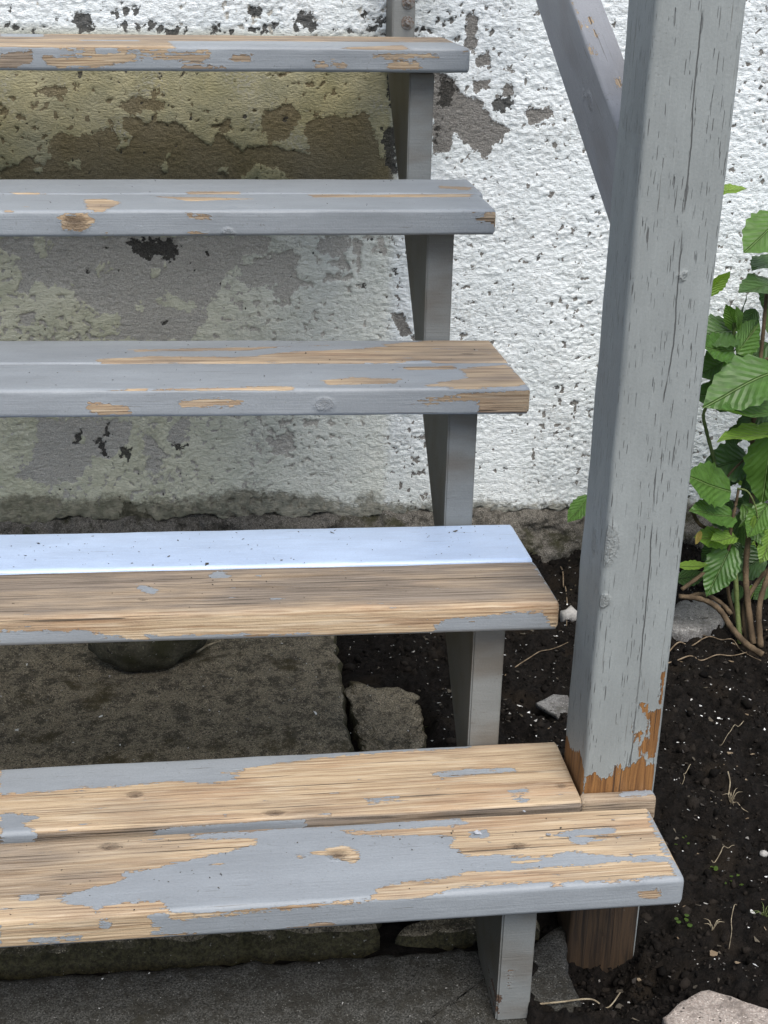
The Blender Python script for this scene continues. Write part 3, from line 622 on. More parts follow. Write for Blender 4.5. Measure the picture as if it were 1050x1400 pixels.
for k in range(5):
    M = tread_matrix(k)
    for which in 'fr':
        d = OPS[(k, which)]
        y0 = 0 if which == 'f' else W_+GAP
        gv = {(1, 'f'): .85, (4, 'f'): .6, (4, 'r'): .8, (2, 'r'): .62, (2, 'f'): .4, (3, 'f'): .4, (0, 'f'): .22, (0, 'r'): .12}.get((k, which), .3)
        gfn = None
        if (k, which) == (1, 'f'): gfn = lambda V, fa: np.where(fa == 'top', np.clip(.95-np.clip((.022-V[:, 1])/.02, 0, 1)*.7, 0, 1), .0)
        if (k, which) == (0, 'f'): gfn = lambda V, fa: np.clip(.12+.75*np.clip((-.50-V[:, 0])/.2, 0, 1)*(fa == 'top')*np.clip((V[:, 1]-.03)/.05, 0, 1), 0, 1)
        if (k, which) == (0, 'r'): gfn = lambda V, fa: np.where((fa == 'front') & (V[:, 2] < -.003), 1.0, .12)  # weathered tone on the front face doubles as painted shade in the board gap
        mat = M_BLUE if d.get('mat') == 'blue' else M_TREAD
        x1 = {(3, 'r'): .008}.get((k, which), 0.0)
        if (k, which) == (0, 'r'): M = Matrix.Translation((0, .003, .0045)) @ M
        lab = 'pale blue glossy board of the second step' if mat is M_BLUE else None
        if (k, which) == (0, 'r'):
            # notched round the post: full width up to the post, a narrow strip in front of it
            xn = POST[0]-.004
            beam('tread_board', M, stations(k, xn), W_, TH, mat, d.get('ops'), d.get('base'), d.get('knots', ()), grey=gv, seed=k*2+1, ystart=y0, r=.006, greyfn=gfn)
            beam('tread_board', M, spaced((xn+.0035, .012, .006)), .0205, TH, mat, {'top': [('p', [(845,1075),(900,1072),(900,1084),(850,1088)])]}, {'top': 1, 'front': 1}, (), grey=.5, seed=31, ystart=y0, label='narrow end of the notched board in front of the post', r=.006)
        else:
            beam('tread_board', M, stations(k, x1), W_, TH, mat, d.get('ops'), d.get('base'), d.get('knots', ()), grey=gv, seed=k*2+(which == 'r'), ystart=y0, label=lab, greyfn=gfn, r=.006 if k in (0, 1, 4) else .005)

# stringers: saw-tooth cut planks under the treads
def stringer(xr):
    sl = R_/G_; c = -.355
    prof = [(TSO, ZP)]
    for k in range(6):
        y = k*G_+TSO; z = k*R_-TH-.002 + (TDZ[k]-.004 if k < 5 else 0)
        prof.append((y, z)); 
        if k < 5: prof.append(((k+1)*G_+TSO, z))
    prof.append((WY-.012, 5*R_-TH-.002)); prof.append((WY-.012, sl*(WY-.012)+c)); prof.append(((ZP-c)/sl, ZP))
    import bmesh
    bm = bmesh.new(); vs = [bm.verts.new((0, y, z)) for y, z in prof]; f = bm.faces.new(vs)
    r = bmesh.ops.extrude_face_region(bm, geom=[f]); bmesh.ops.translate(bm, verts=[v for v in r['geom'] if isinstance(v, bmesh.types.BMVert)], vec=(SW, 0, 0))
    bmesh.ops.recalc_face_normals(bm, faces=bm.faces)
    bmesh.ops.bevel(bm, geom=[e for e in bm.edges], offset=.0022, segments=2, affect='EDGES')
    for z in np.arange(ZP+.006, -.05, .006): bmesh.ops.bisect_plane(bm, geom=bm.verts[:]+bm.edges[:]+bm.faces[:], plane_co=(0, 0, z), plane_no=(0, 0, 1))
    for xx in np.arange(.006, SW-.004, .0055): 
        low = [f for f in bm.faces if f.calc_center_median().z < -.05 and abs(f.normal.y) > .7]
        g = set(low); [g.update(f.edges) for f in low]; [g.update(f.verts) for f in low]
        bmesh.ops.bisect_plane(bm, geom=list(g), plane_co=(xx, 0, 0), plane_no=(1, 0, 0))
    me = bpy.data.meshes.new('stringer'); bm.to_mesh(me); bm.free()
    co = np.array([v.co[:] for v in me.vertices]); wr = np.full(len(co), -.012)
    fr = (co[:, 1] < TSO+.003) & (co[:, 2] < -.045)
    for pl in ([(692,1329),(700,1330),(700,1336),(694,1336)], [(692,1345),(700,1346),(698,1350),(693,1350)], [(672,1366),(684,1362),(686,1370),(678,1376),(682,1386),(672,1392)]):
        P = [(lambda h: (h[0]-(XS_R-SW), h[2]))(onY(a, b, TSO)) for a, b in pl]; wr[fr] = np.maximum(wr[fr], np.clip(sdf(P, co[fr, 0], co[fr, 2]), -.012, .012))
    for nm, v in (('wear', -.012), ('knot', 0), ('grey', .5)):
        a = me.attributes.new(nm, 'FLOAT', 'POINT'); a.data.foreach_set('value', wr.astype(np.float32) if nm == 'wear' else np.full(len(me.vertices), v, np.float32))
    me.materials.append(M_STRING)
    o = bpy.data.objects.new('stringer', me); COL.objects.link(o); o.parent = stair; o.matrix_local = STI @ Matrix.Translation((xr-SW, 0, 0))
    return o
st_r = stringer(XS_R); stringer(-1.08)
# the bolts through the top of the stringer
def bolt(px, py):
    h = onY(px, py, 5*G_+TSO)
    V = []; F = []
    def disc(r, y0, y1, n, rot=0, bev=0):
        b = len(V)
        for (rr, y) in ((r, y0), (r, y1+bev), (r-bev, y1)):
            for i in range(n): a = 2*math.pi*i/n+rot; V.append((rr*math.cos(a), y, rr*math.sin(a)))
        for q in range(2):
            for i in range(n): F.append((b+q*n+i, b+q*n+(i+1) % n, b+(q+1)*n+(i+1) % n, b+(q+1)*n+i))
        F.append(tuple(b+2*n+i for i in range(n)))
    disc(.0115, .002, -.0018, 20, bev=.0004); disc(.0070, -.0010, -.0068, 6, .4, .0008); disc(.0042, -.006, -.0105, 12, bev=.0008)
    o = mesh_obj('bolt', V, F, M_BOLT, st_r, smooth=False)
    o.matrix_local = Matrix.Translation((h[0]-(XS_R-SW), h[1], h[2]))
bolt(557, 31); bolt(558, 3)

# corner post: local x = up, local y = world X, local z = world Y
MP = Matrix(((0, 1, 0, POST[0]), (0, 0, 1, POST[3]), (1, 0, 0, 0), (0, 0, 0, 1)))
PW = POST[1]-POST[0]
def crackline(M):
    pts = [(962, 0), (955, 60), (948, 130), (945, 200), (935, 290), (927, 380), (921, 470), (905, 560), (893, 690), (888, 780), (878, 880), (872, 950)]
    h = np.array([local_hit(M, 2, -PW, a, b) for a, b in pts]); o = np.argsort(h[:, 0]); return h[o, 0], h[o, 1]
beam('post', MP, spaced((-.40, -.31, .03), (-.31, 1.0, .005), (1.0, 2.4, .05)), PW, PW, M_POST, {
  'bottom': [('w', [(790,1100),(799,1062),(811,1057),(822,1065),(838,1062),(840,1048),(848,1046),(852,1053),(865,1048),(880,1036),(884,1048),(905,1044),(900,1100)]),
             ('w', [(871,955),(878,958),(887,964),(892,973),(900,969),(910,970),(904,995),(901,1015),(895,1036),(884,1036),(882,1025),(887,1000),(886,985),(880,976),(873,968)]),
             ('w', [(868,1002),(871,990),(877,1003),(874,1010),(879,1022),(876,1029),(872,1018),(867,1027)]), ('w', [(904,922),(908,921),(905,960),(899,964),(901,945)]),
             ('w', [(700,1110),(960,1110),(960,1500),(700,1500)])],
  'front': [('w', [(764,1036),(774,1002),(781,1026),(792,1028),(797,1048),(800,1095),(790,1100)]), ('w', [(740,1100),(830,1100),(830,1450),(740,1450)])],
  }, {'end': 1}, [('bottom', 828, 745, .016, 1.5), ('bottom', 826, 822, .0065, 1.3), ('front', 812, 738, .010, 1.6), ('bottom', 932, 377, .004, 1.4)], r=.006, sec=.0055, seed=50, wob=.0008,
  greyfn=lambda V, fa: np.where(V[:, 0] < -.05, 2.2, -.3), crack=crackline, label='tall grey square post with long checks and bare brown wood at its foot')

# sloping brace from the back of the post up to the wall
BS = .527; ang = math.atan(BS); BX0, BX1 = -.0546, -.0130
# local x along the slope, local y = -world X (so that the left face is 'back'), local z = up-normal
ux = Vector((0, math.cos(ang), math.sin(ang))); uz = Vector((0, -math.sin(ang), math.cos(ang))); uy = uz.cross(ux)
y_start = POST[3]-.030; ztop = .7445+BS*(y_start-POST[3])
MB_ = Matrix(((ux[0], uy[0], uz[0], BX1 if uy[0] < 0 else BX0), (ux[1], uy[1], uz[1], y_start), (ux[2], uy[2], uz[2], ztop), (0, 0, 0, 1)))
BL = (WY-.01-y_start)/math.cos(ang)
beam('brace', MB_, spaced((.0, .8, .008), (.8, BL-.003, .05)), BX1-BX0, .094, M_BRACE, {
  'top': [('w', [(801,22),(807,22),(811,34),(806,33)]), ('w', [(806,38),(812,37),(820,50),(816,54)]), ('w', [(777,0),(783,0),(798,38),(794,40)]), ('w', [(804,62),(810,66),(818,78),(810,76)]), ('w', [(846,105),(850,110),(848,118)])],
  }, {}, [('back', 806, 138, .006, 2.5), ('back', 798, 130, .004, 2.)], r=.003, sec=.006, seed=60, label='sloping grey brace meeting the back of the post')

# ------------------------------------------------------------------ loose things: stones
def rock(name, loc, size, mat, seed, label, cat, flat=.0, rot=0, sub=4, rough=.10):
    import bmesh
    bm = bmesh.new(); bmesh.ops.create_icosphere(bm, subdivisions=sub, radius=1)
    P = np.array([v.co[:] for v in bm.verts])
    d = 1+rough*fbm(P[:, 0]*1.6+seed, P[:, 1]*1.6+P[:, 2]*1.3, seed, 3)
    P = P*d[:, None]; P = np.sign(P)*np.abs(P)**(1-flat)
    P = P*np.array(size)
    for v, p in zip(bm.verts, P): v.co = p
    me = bpy.data.meshes.new(name); bm.to_mesh(me); bm.free(); me.polygons.foreach_set('use_smooth', np.ones(len(me.polygons), bool)); me.materials.append(mat)
    o = bpy.data.objects.new(name, me); COL.objects.link(o); o.location = loc; o.rotation_euler = (0, 0, rot)
    return tag(o, label, cat)
b = onZ(205, 928, ZS)
rock('stone', (b[0]-.005, b[1]+.062, ZS+.052), (.100, .066, .060), M_BOULDER, 5, 'rounded dark stone lying on mossy concrete under the second step', 'stone', rot=.15)
p = [onZ(x, y, -.198) for x, y in ((906,1391),(932,1371),(957,1353),(969,1353),(1020,1370),(1080,1391))]
ps = slab('paving_stone', [(q[0], q[1]) for q in p][::-1] + [(p[0][0]-.004, p[0][1]-.05), (p[0][0]+.02, p[0][1]-.22), (p[-1][0]+.02, p[-1][1]-.22)], -.245, -.196, M_STONE, .008, .0014, .0045, 61)
tag(ps, 'pinkish flat paving stone on dark soil', 'paving stone')
p = [onZ(x, y, -.20) for x, y in ((915,838),(930,818),(985,822),(990,850),(955,866),(920,862))]
q = slab('paving_stone', [(a[0], a[1]) for a in p][::-1], -.25, -.196, M_GSTONE, .01, .003, .01, 67); tag(q, 'grey flat stone half hidden under the leafy shrub', 'paving stone')
c = onZ(760, 963, -.2); hz = float(soil_h(c[0], c[1]))
q = slab('tile_piece', [(c[0]+a*.001, c[1]+b_*.001) for a, b_ in ((-33, 8), (-5, -38), (30, -20), (28, 30), (4, 34))], hz+.002, hz+.010, M_GSTONE, .006, .0006, .002, 71)
q.rotation_euler = (0, 0, 0); tag(q, 'flat broken tile piece lying on soil beside the post', 'tile')
c = onZ(778, 845, -.2); rock('stone', (c[0], c[1], float(soil_h(c[0], c[1]))+.010), (.019, .013, .019), M_CHIP, 9, 'small white stone on soil beside the post', 'stone', sub=2, rough=.55)
c = onZ(1040, 1160, -.205); rock('stone', (c[0]+.006, c[1], float(soil_h(c[0], c[1]))+.004), (.0065, .006, .005), M_CHIP, 12, 'tiny cream pebble on bare soil', 'stone', sub=2)

# ------------------------------------------------------------------ loose things: stuff nobody could count
ICO = None
def scatter(name, pts, sizes, mat, label, cat, flat=False, seed=0):
    import bmesh
    rng = np.random.default_rng(seed)
    if flat:
        base = None
        V = []; F = []
        T = []
        for (x, y, z), s in zip(pts, sizes):
            n = rng.integers(4, 7); a = np.sort(rng.uniform(0, 2*np.pi, n)); r = s*rng.uniform(.5, 1.1, n); st = rng.uniform(.4, 1); rot = rng.uniform(0, 3.14)
            X = r*np.cos(a); Y = r*np.sin(a)*st; cx, sx = np.cos(rot), np.sin(rot); X, Y = X*cx-Y*sx, X*sx+Y*cx
            tx, ty = rng.normal(0, .22, 2); Z = X*tx+Y*ty; th = max(.0005, s*.08); b0 = len(V)
            V += [(x+i, y+j, z+k) for i, j, k in zip(X, Y, Z)] + [(x+i*.96, y+j*.96, z+k+th) for i, j, k in zip(X, Y, Z)]
            F.append([b0+n+i for i in range(n)]); F.append([b0+n-1-i for i in range(n)])
            F += [[b0+i, b0+(i+1) % n, b0+n+(i+1) % n, b0+n+i] for i in range(n)]; T += [rng.random()]*(2*n)
        o = mesh_obj(name, V, F, mat, smooth=False, attrs={'tone': T})
    else:
        bm = bmesh.new(); bmesh.ops.create_icosphere(bm, subdivisions=1, radius=1); B = np.array([v.co[:] for v in bm.verts]); BF = np.array([[v.index for v in f.verts] for f in bm.faces]); bm.free()
        n = len(pts); D = B[None]*rng.uniform(.35, 1.3, (n, len(B), 1))*np.asarray(sizes)[:, None, None]*rng.uniform(.6, 1.1, (n, 1, 3))
        V = (D+np.asarray(pts)[:, None]).reshape(-1, 3); F = (BF[None]+np.arange(n)[:, None, None]*len(B)).reshape(-1, 3)
        o = mesh_obj(name, V, F, mat, smooth=False, attrs={'tone': np.repeat(rng.random(n), len(B))})
    return tag(o, label, cat, kind='stuff')
def on_soil(n, x0, x1, y0, y1, rng, dz=0):
    x = rng.uniform(x0, x1, n); y = rng.uniform(y0, y1, n)
    keep = ~((x < -.105) & (y < .18)) & ~((x > POST[0]-.01) & (x < POST[1]+.01) & (y > POST[2]-.01) & (y < POST[3]+.01)) & ~((x < -.19) & (y < .88)) & ~((x < -.3) & (y < 1.13))
    x, y = x[keep], y[keep]; return np.column_stack([x, y, soil_h(x, y)+dz])
rg = np.random.default_rng(3)
P_ = on_soil(16000, -.33, .85, -.12, 1.38, rg, .0); sz = rg.uniform(.0012, .0042, len(P_))*(1+2.2*(rg.random(len(P_)) < .06))
xx = rg.uniform(-.13, .06, 420); yy = rg.uniform(.03, .172, 420); kk = xx > -.095; xx, yy = xx[kk], yy[kk]
P_ = np.vstack([P_, np.column_stack([xx, yy, soil_h(xx, yy)+.001])]); sz = np.append(sz, rg.uniform(.0012, .003, len(xx))*rg.choice([1, 1, 1.6, 3], len(xx)))
scatter('soil_crumbs', P_, sz, M_CRUMB, 'dark crumbs of garden soil', 'soil', seed=4)
P_ = on_soil(1300, -.33, .8, -.1, 1.36, rg, .0025); dens = np.where((P_[:, 1] > .45), 1, .55); P_ = P_[rg.random(len(P_)) < dens]
scatter('pale_flakes', P_, rg.choice([.0013, .002, .003, .0046, .0065], len(P_), p=[.36, .32, .2, .09, .03]), M_CHIP, 'scattered white paint flakes on soil', 'flakes', True, 5)
x = rg.uniform(-1.0, -.2, 150); y = rg.uniform(.32, 1.1, 150)
scatter('pale_flakes', np.column_stack([x, y, np.full(150, ZS+.0035)]), rg.choice([.001, .0018, .003, .006], 150, p=[.45, .35, .15, .05]), M_CHIP, 'scattered white paint flakes on the mossy slab', 'flakes', True, 6)
P_ = on_soil(900, -.33, .8, -.1, 1.36, rg, .003)
scatter('plant_litter', P_, rg.uniform(.002, .008, len(P_)), M_DARKBIT, 'dark leaf litter on soil', 'litter', True, 8)
P_ = on_soil(1100, -.33, .8, -.1, 1.36, rg, .003); scatter('grey_grit', P_, rg.choice([.001, .0016, .0026, .004], len(P_), p=[.4, .35, .2, .05]), M_GRIT, 'fine grey grit on soil', 'grit', True, 28)
P_ = on_soil(170, .0, .8, -.1, 1.3, rg, .0035)
scatter('plant_litter', P_, rg.uniform(.002, .0075, len(P_)), M_TWIG, 'dry brown scraps on soil', 'litter', True, 18)
x = rg.uniform(-.95, -.12, 60); y = rg.uniform(-.2, .16, 60)
scatter('pale_flakes', np.column_stack([x, y, np.full(60, ZP+.003)]), rg.uniform(.0008, .0025, 60), M_CHIP, 'tiny pale flakes on the concrete pad', 'flakes', True, 16)
# specks lying on the treads
def on_tread(k, n, y0, y1, x0, x1, rng):
    M = np.array(tread_matrix(k)); x = rng.uniform(x0, x1, n); y = rng.uniform(y0, y1, n); L = np.column_stack([x, y, np.full(n, .0008), np.ones(n)])
    return (L @ M.T)[:, :3]
scatter('dirt_specks', on_tread(1, 130, .15, .284, -.75, -.004, rg), rg.choice([.0007, .0012, .002, .0045], 130, p=[.5, .3, .15, .05]), M_DARKBIT, 'dark specks on the pale blue step board', 'specks', True, 7)
pts = np.vstack([on_tread(0, 60, .004, .13, -.8, -.004, rg), on_tread(0, 50, .15, .28, -.8, -.1, rg), on_tread(2, 60, .004, .28, -.8, -.02, rg), on_tread(3, 40, .01, .28, -.8, -.02, rg), on_tread(1, 30, .01, .13, -.8, -.01, rg)])
scatter('dirt_specks', pts, rg.uniform(.0006, .0018, len(pts)), M_DARKBIT, 'dark specks on the worn step boards', 'specks', True, 9)
fl = []
for k, y, lst in ((0, 0, [(653,1138,.006),(838,1121,.005),(750,1141,.006),(842,1146,.004),(780,1143,.003),(863,1168,.004)]), (0, 1, [(870,1083,.006),(858,1084,.005),(880,1082,.006),(848,1085,.004),(866,1086,.003),(715,1108,.005)])):
    for px, py, s in lst:
        h = local_hit(tread_matrix(k), 2, .0016, px, py); fl.append((np.array(tread_matrix(k)) @ np.append(h, 1))[:3].tolist()+[s])
fl = np.array(fl); scatter('lifted_paint_flakes', fl[:, :3], fl[:, 3], M_PCHIP, 'curled grey paint flakes on the lowest step', 'flakes', True, 10)

# ------------------------------------------------------------------ twigs, stems
def tube(name, pts, r0, r1, mat, parent=None, n=7, sub=6, jit=0.0, M=None):
    P = np.array(pts, float); t = np.linspace(0, len(P)-1, (len(P)-1)*sub+1); i = np.minimum(t.astype(int), len(P)-2); f = (t-i)[:, None]
    p0 = P[np.maximum(i-1, 0)]; p1 = P[i]; p2 = P[i+1]; p3 = P[np.minimum(i+2, len(P)-1)]
    C = .5*((2*p1)+(-p0+p2)*f+(2*p0-5*p1+4*p2-p3)*f**2+(-p0+3*p1-3*p2+p3)*f**3)
    m = len(C); T = np.gradient(C, axis=0); T /= np.linalg.norm(T, axis=1)[:, None]+1e-9
    ref = np.array([.13, .21, .97]) if abs(T[:, 2]).mean() < .9 else np.array([1., .1, 0]); A = np.cross(T, ref); A /= np.linalg.norm(A, axis=1)[:, None]; B = np.cross(T, A)
    R = np.linspace(r0, r1, m)*(1+jit*np.sin(np.arange(m)*2.7+r0*9999)); a = np.arange(n)*2*np.pi/n
    V = (C[:, None]+R[:, None, None]*(np.cos(a)[None, :, None]*A[:, None]+np.sin(a)[None, :, None]*B[:, None])).reshape(-1, 3)
    idx = np.arange(m*n).reshape(m, n); nx = np.roll(idx, -1, 1); F = np.stack([idx[:-1], nx[:-1], nx[1:], idx[1:]], -1).reshape(-1, 4).tolist(); F += [idx[0][::-1].tolist(), idx[-1].tolist()]
    tone = np.repeat(.5+.4*np.sin(np.arange(m)*1.3+r0*5000), n)
    return mesh_obj(name, V, F, mat, parent, M=M, attrs={'tone': tone})
def gpt(px, py, z=-.205, up=.004): h = onZ(px, py, z); return (h[0], h[1], float(soil_h(h[0], h[1]))+up)
TW = [([(690,800),(712,820),(722,850)], .0022, 'thin brown twig leaning in the gap beside the second step', M_TWIG),
      ([(766,770),(773,800),(776,860)], .0024, 'upright dry twig between second step and post', M_TWIG),
      ([(690,915),(740,893),(778,880)], .0018, 'thin dry twig lying on soil behind the post', M_TWIG),
      ([(915,882),(960,868),(1000,872),(1040,905)], .0022, 'dry brown stick on soil under the shrub', M_TWIG),
      ([(905,905),(960,893),(1020,890)], .0026, 'long grey stick on soil below the shrub roots', M_TWIG),
      ([(1018,980),(1000,1000),(985,1022)], .0012, 'thin straw on soil beyond the post', M_STRAW),
      ([(945,1050),(935,1062),(931,1078)], .0012, 'curved straw on soil beside the post foot', M_STRAW),
      ([(993,1075),(1000,1095),(1022,1104)], .0016, 'pale curled dry stem on bare soil', M_STRAW),
      ([(975,1170),(990,1158),(1003,1154)], .0012, 'short curled straw on bare soil', M_STRAW),
      ([(1010,1240),(1000,1262),(996,1290)], .0011, 'dry straw above the pinkish paving stone', M_STRAW)]
for pts, r, lab, mt in TW:
    o = tube('twig', [gpt(a+random.uniform(-2, 2), b_+random.uniform(-2, 2), up=.005) for u in range(len(pts)*3-2) for a, b_ in [(pts[u//3][0]+(pts[min(u//3+1, len(pts)-1)][0]-pts[u//3][0])*(u % 3)/3, pts[u//3][1]+(pts[min(u//3+1, len(pts)-1)][1]-pts[u//3][1])*(u % 3)/3)]], r*.65, r*.3, mt, jit=.15, n=5); tag(o, lab, 'twig')
h = [onZ(x, y, ZP+.006) for x, y in ((722,1374),(765,1370),(808,1366),(830,1376),(846,1362))]
tag(tube('twig', [tuple(a) for a in h[:3]] + [tuple(onZ(830, 1378, -.225)), tuple(onZ(848, 1357, -.215))], .0013, .0008, M_STRAW), 'long thin straw lying across the concrete edge', 'twig')
h = [onZ(x, y, ZS+.006) for x, y in ((268,892),(285,882),(302,876))]; tag(tube('twig', [tuple(a) for a in h], .0022, .0014, M_STRAW, jit=.1), 'pale twig on mossy slab beside the round stone', 'twig')

# dry grass tufts and seedlings on the soil
def tuft(px, py, n, hgt, mat, lab, seed):
    rng = random.Random(seed); g = gpt(px, py, up=-.002); root = empty('grass_tuft', g); tag(root, lab, 'grass')
    for i in range(n):
        a = rng.uniform(0, 6.28); l = hgt*rng.uniform(.5, 1.1); d = rng.uniform(.3, .9)
        tube('blade', [(0, 0, 0), (math.cos(a)*l*d*.4, math.sin(a)*l*d*.4, l*.6), (math.cos(a)*l*d, math.sin(a)*l*d, l*(.9-.5*d))], .0008, .0003, mat, root, n=4, sub=3)
tuft(1000, 1092, 9, .032, M_STRAW, 'dry straw tuft on bare soil', 1); tuft(975, 1265, 10, .022, M_STRAW, 'small pale weed tuft on soil above the paving stone', 2); tuft(1045, 1250, 12, .026, M_GSTEM, 'sparse green weed on bare soil', 3)
def leaflet_mesh():
    V = [(0, 0, 0)]; F = []
    for i in range(9): a = i*2*math.pi/9; V.append((.5+.5*math.cos(a), .45*math.sin(a), .06*math.cos(2*a)))
    F = [(0+1, i+1, i+2) for i in range(1, 8)]; me = bpy.data.meshes.new('leaf'); me.from_pydata(V, [], F); uv = me.uv_layers.new(name='UVMap')
    for l in me.loops: uv.data[l.index].uv = (V[l.vertex_index][0], .5+V[l.vertex_index][1]*.5)
    me.materials.append(M_LEAFL); return me
LM = leaflet_mesh()
def seedling(px, py, n, s, lab, seed):
    rng = random.Random(seed); g = gpt(px, py, up=.002); root = empty('seedling', g); tag(root, lab, 'seedling')
    for i in range(n):
        o = bpy.data.objects.new('leaf', LM); COL.objects.link(o); o.parent = root; ss = s*rng.uniform(.7, 1.2)
        o.location = (rng.uniform(-.012, .012), rng.uniform(-.012, .012), rng.uniform(.001, .006)); o.scale = (ss, ss, ss); o.rotation_euler = (rng.uniform(-.3, .3), rng.uniform(-.5, .1), rng.uniform(0, 6.28))
seedling(970, 1178, 6, .007, 'small pale green seedling on soil right of the lowest step', 1); seedling(1003, 1186, 7, .007, 'second pale green seedling with clustered leaves on soil', 2)
seedling(935, 1255, 6, .006, 'tiny green sprout against the end of the lowest step', 3); seedling(932, 1150, 5, .004, 'single mossy green speck of a plant on soil', 4)
seedling(575, 985, 7, .006, 'little green plant in the slab joint', 5)

# ------------------------------------------------------------------ hydrangea-like shrub
def leaf_mesh(variant):
    rng = random.Random(variant); n = 13; V = []; UV = []; F = []
    droop = (.10, .22, .05, .16)[variant]; fold = (.20, .10, .28, .15)[variant]; wid = (.33, .36, .30, .34)[variant]
    for i in range(n+1):
        u = i/n; wv = wid*(math.sin(math.pi*min(1, u**.78*.985+.0))**.85) if 0 < i < n else 0
        ser = 1+(.09 if i % 2 else -.05)
        cz = -droop*u*u+.04*math.sin(u*5+variant)
        for j, s in enumerate((-1, -.5, 0, .5, 1)):
            x = s*wv*(ser if abs(s) == 1 else 1); z = cz+fold*abs(x)+.018*math.sin(u*16)*abs(s)
            V.append((x, u+(-.02 if abs(s) == 1 else 0)+.05*abs(s)*wv, z)); UV.append((u, .5+.5*s*(wv/wid if wv else 0)))
    for i in range(n):
        for j in range(4): a = i*5+j; F.append((a, a+1, a+6, a+5))
    me = bpy.data.meshes.new('leaf'); me.from_pydata(V, [], F); uv = me.uv_layers.new(name='UVMap')
    for l in me.loops: uv.data[l.index].uv = UV[l.vertex_index]
    me.polygons.foreach_set('use_smooth', np.ones(len(me.polygons), bool)); me.validate(); return me
LMESH = {}
for mi, mt in enumerate((M_LEAF, M_LEAFD, M_LEAFL, M_LEAFY)):
    for v in range(4):
        me = leaf_mesh(v); me.materials.append(mt); LMESH[(mi, v)] = me
pb = onZ(1035, 885, -.21); shrub = empty('leafy_shrub', (pb[0], pb[1], -.215))
tag(shrub, 'leafy green shrub with serrated leaves growing beside the white wall', 'shrub')
SHI = Matrix.Translation((-pb[0], -pb[1], .215))
def put_leaf(base, tip, normal, mi, v, wide=1.0):
    b = Vector(base); t = Vector(tip); y = (t-b); L = y.length; y.normalize(); nrm = Vector(normal); x = y.cross(nrm).normalized(); z = x.cross(y)
    M = Matrix(((x[0]*L*wide, y[0]*L, z[0]*L, b[0]), (x[1]*L*wide, y[1]*L, z[1]*L, b[1]), (x[2]*L*wide, y[2]*L, z[2]*L, b[2]), (0, 0, 0, 1)))
    o = bpy.data.objects.new('leaf', LMESH[(mi, v)]); COL.objects.link(o); o.parent = shrub; o.matrix_local = SHI @ M
rl = random.Random(4)
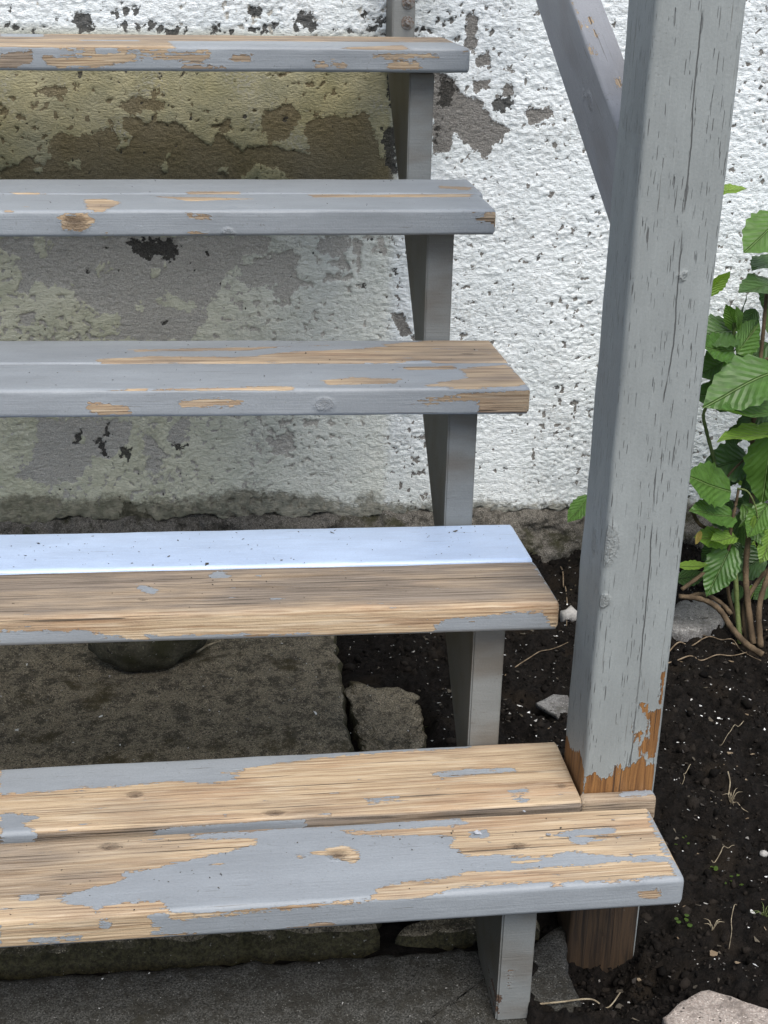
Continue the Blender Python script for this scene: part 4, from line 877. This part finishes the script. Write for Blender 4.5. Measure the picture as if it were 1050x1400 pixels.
# (base px, tip px, depth of base, depth of tip, facing, material, width)
LV = [((975,268),(1020,253),1.18,1.15,(.2,-.5,.8),2,.75), ((1068,300),(1026,332),1.12,1.05,(-.2,-.8,.6),0,1.0), ((966,402),(999,371),1.15,1.13,(.5,-.7,.5),2,.9),
 ((1066,352),(1030,362),1.16,1.10,(-.1,-.3,.9),1,.9), ((1070,398),(1016,386),1.12,1.04,(0,-.25,.9),1,.8), ((1062,382),(1046,422),1.16,1.13,(-.5,-.8,.2),1,1.0),
 ((1008,452),(992,416),1.08,1.08,(-.3,-.9,.2),0,.9), ((1006,448),(1026,404),1.08,1.1,(.9,-.4,0),1,.35), ((1008,446),(1010,420),1.07,1.05,(.6,-.8,0),0,.8),
 ((1004,456),(960,446),1.10,1.04,(0,-.6,.8),1,1.0), ((1000,482),(958,470),1.07,1.01,(0,-.75,.6),0,.9), ((1003,488),(958,512),1.10,1.06,(-.1,-.85,.5),1,1.1), ((1000,500),(985,528),1.12,1.08,(-.2,-.9,.3),1,1.0),
 ((1006,482),(1046,438),1.07,1.09,(.35,-.9,.3),0,1.0), ((1012,490),(1034,470),1.1,1.12,(0,-.9,.5),1,.9), ((1050,470),(1004,515),1.13,1.08,(-.3,-.8,.5),1,.9),
 ((1062,508),(966,548),1.04,.98,(-.1,-.65,.75),0,.95), ((1060,540),(958,530),1.10,1.06,(-.1,-.75,.6),1,.7), ((1075,566),(984,557),1.02,.95,(0,-.25,.95),0,.65), ((1078,585),(984,591),1.02,.96,(0,-.2,.98),2,.5), ((1060,560),(1012,580),1.1,1.05,(0,-.5,.8),1,.8),
 ((1056,592),(1040,692),1.0,.97,(-.45,-.85,.2),0,.85), ((1065,600),(1058,660),1.02,.98,(-.2,-.9,.3),1,.9),
 ((998,672),(944,648),1.0,.94,(-.1,-.8,.6),0,.9), ((1022,628),(964,640),1.08,1.04,(-.1,-.8,.55),1,1.1), ((1020,650),(1045,690),1.08,1.05,(0,-.9,.4),1,1.1), ((1012,640),(985,665),1.1,1.08,(0,-.9,.4),1,1.0),
 ((1004,706),(950,692),1.0,.94,(0,-.55,.8),0,.75), ((998,716),(968,702),1.03,1.0,(0,-.8,.6),1,.9), ((992,740),(960,728),1.0,.96,(.1,-.6,.8),2,.8), ((1004,735),(972,738),.99,.94,(0,-.5,.85),2,.7), ((958,726),(952,745),.97,.96,(.2,-.9,.3),3,.7),
 ((1000,745),(968,814),.99,.94,(-.3,-.9,.35),0,.9), ((985,742),(962,765),1.04,1.02,(-.3,-.9,.3),1,1.1), ((928,775),(969,772),.98,.95,(.1,-.55,.8),2,.65), ((925,792),(966,786),1.02,1.0,(.1,-.8,.6),1,.9),
 ((1015,690),(1050,745),1.03,.98,(.2,-.85,.5),0,.95), ((1010,700),(1030,750),1.06,1.04,(0,-.9,.4),1,1.0), ((1048,690),(1022,735),1.0,.95,(-.2,-.8,.5),0,.9), ((1062,720),(1040,770),1.0,.97,(-.3,-.85,.4),2,.8), ((1028,800),(1022,825),1.0,.98,(-.2,-.9,.3),2,.5),
 ((1045,760),(1000,790),1.08,1.05,(0,-.9,.4),1,.9), ((1060,790),(1030,820),1.1,1.06,(0,-.9,.4),1,.9), ((1012,745),(1040,790),1.08,1.06,(0,-.9,.4),1,1.0), ((1020,560),(1035,610),1.12,1.1,(0,-.9,.4),1,1.0), ((1060,640),(1025,668),1.06,1.02,(-.1,-.8,.6),1,1.0),
 ((806,680),(776,714),1.20,1.15,(-.2,-.7,.6),0,.8), ((815,672),(800,705),1.24,1.22,(0,-.8,.5),1,.8), ((1024,700),(1012,722),.99,.97,(.4,-.9,.1),0,.45), ((1032,705),(1026,728),.98,.96,(-.4,-.9,.1),2,.4), ((1034,712),(1046,730),.98,.97,(.2,-.9,.1),2,.35)]
for i, (bp, tp, y0, y1, nr, mi, wd) in enumerate(LV):
    put_leaf(onY(*bp, y0), onY(*tp, y1), nr, mi, i % 4, wd)
# the rest of the crown, beyond the right edge and behind the post
for i in range(90):
    c = Vector((rl.uniform(.62, .95), rl.uniform(.9, 1.28), rl.uniform(-.05, .62))); a = rl.uniform(0, 6.28); L = rl.uniform(.06, .115)
    d = Vector((math.cos(a), math.sin(a), rl.uniform(-.6, .2)))*L
    put_leaf(c, c+d, (rl.uniform(-.4, .4), rl.uniform(-.7, .1), .8), rl.choice((0, 0, 1, 1, 2)), i % 4, rl.uniform(.8, 1.1))
for i in range(46):
    px = rl.uniform(985+(i % 3)*12, 1052); py = rl.uniform(420, 815); Y = rl.uniform(1.08, 1.22); a = rl.uniform(-2.6, -.4); c = Vector(onY(px, py, Y)); L = rl.uniform(.04, .07)
    put_leaf(c, c+Vector((math.cos(a)*L*.8, -.3*L, math.sin(a)*L*.7)), (rl.uniform(-.4, .4), -.8, .5), rl.choice((0, 1, 1, 2)), i % 4, 1.0)
def spt(px, py, Y): return tuple(onY(px, py, Y))
STEMS = [([(1030,880,.93),(1022,820,.97),(1020,770,1.0),(1028,690,1.04),(1029,600,1.06),(1034,540,1.08),(1042,470,1.1),(1048,400,1.13)], .0085, .0045, 0),
 ([(1012,880,.95),(1008,830,.98),(1004,770,1.0),(995,720,1.02),(980,680,1.05),(977,635,1.06),(966,590,1.07),(962,565,1.08),(975,545,1.08),(998,505,1.08),(1003,450,1.08)], .007, .0028, 1),
 ([(1043,895,.88),(1020,880,.9),(1000,858,.93),(985,835,.95),(962,820,.96),(928,815,.97)], .0085, .0065, 0), ([(1000,840,.96),(985,824,.98),(960,812,.98),(935,818,.97)], .006, .005, 0),
 ([(932,806,.96),(960,785,.97),(985,762,.98),(996,750,.985),(1000,718,.99),(1006,690,1.0),(1010,668,1.0)], .0052, .0034, 0),
 ([(1040,885,.92),(1038,830,.95),(1052,780,.98),(1068,720,1.0),(1075,620,1.02)], .008, .005, 0), ([(1022,880,.95),(1018,830,.98),(1040,790,1.0),(1060,770,1.02)], .007, .005, 0), ([(1020,875,.98),(1000,830,1.02),(992,780,1.05)], .006, .004, 0),
 ([(1050,600,1.04),(1025,622,1.04),(1000,645,1.04),(975,680,1.05)], .0032, .0024, 0), ([(945,695,1.0),(955,715,1.0),(972,725,1.01),(990,735,1.02)], .005, .004, 0), ([(1008,668,1.0),(1022,672,.99),(1032,690,.985),(1036,708,.98)], .0026, .0018, 1),
 ([(1003,480,1.08),(1020,466,1.08),(1036,445,1.09)], .0018, .0012, 1), ([(1003,455,1.08),(1004,442,1.075)], .0035, .0045, 1), ([(1050,490,1.09),(1030,505,1.08),(1042,540,1.08)], .004, .003, 0)]
for pts, r0, r1, g in STEMS:
    tube('stem', [spt(*q) for q in pts], r0*.78, r1*.75, M_GSTEM if g else M_BARK, shrub, jit=.10, M=SHI)
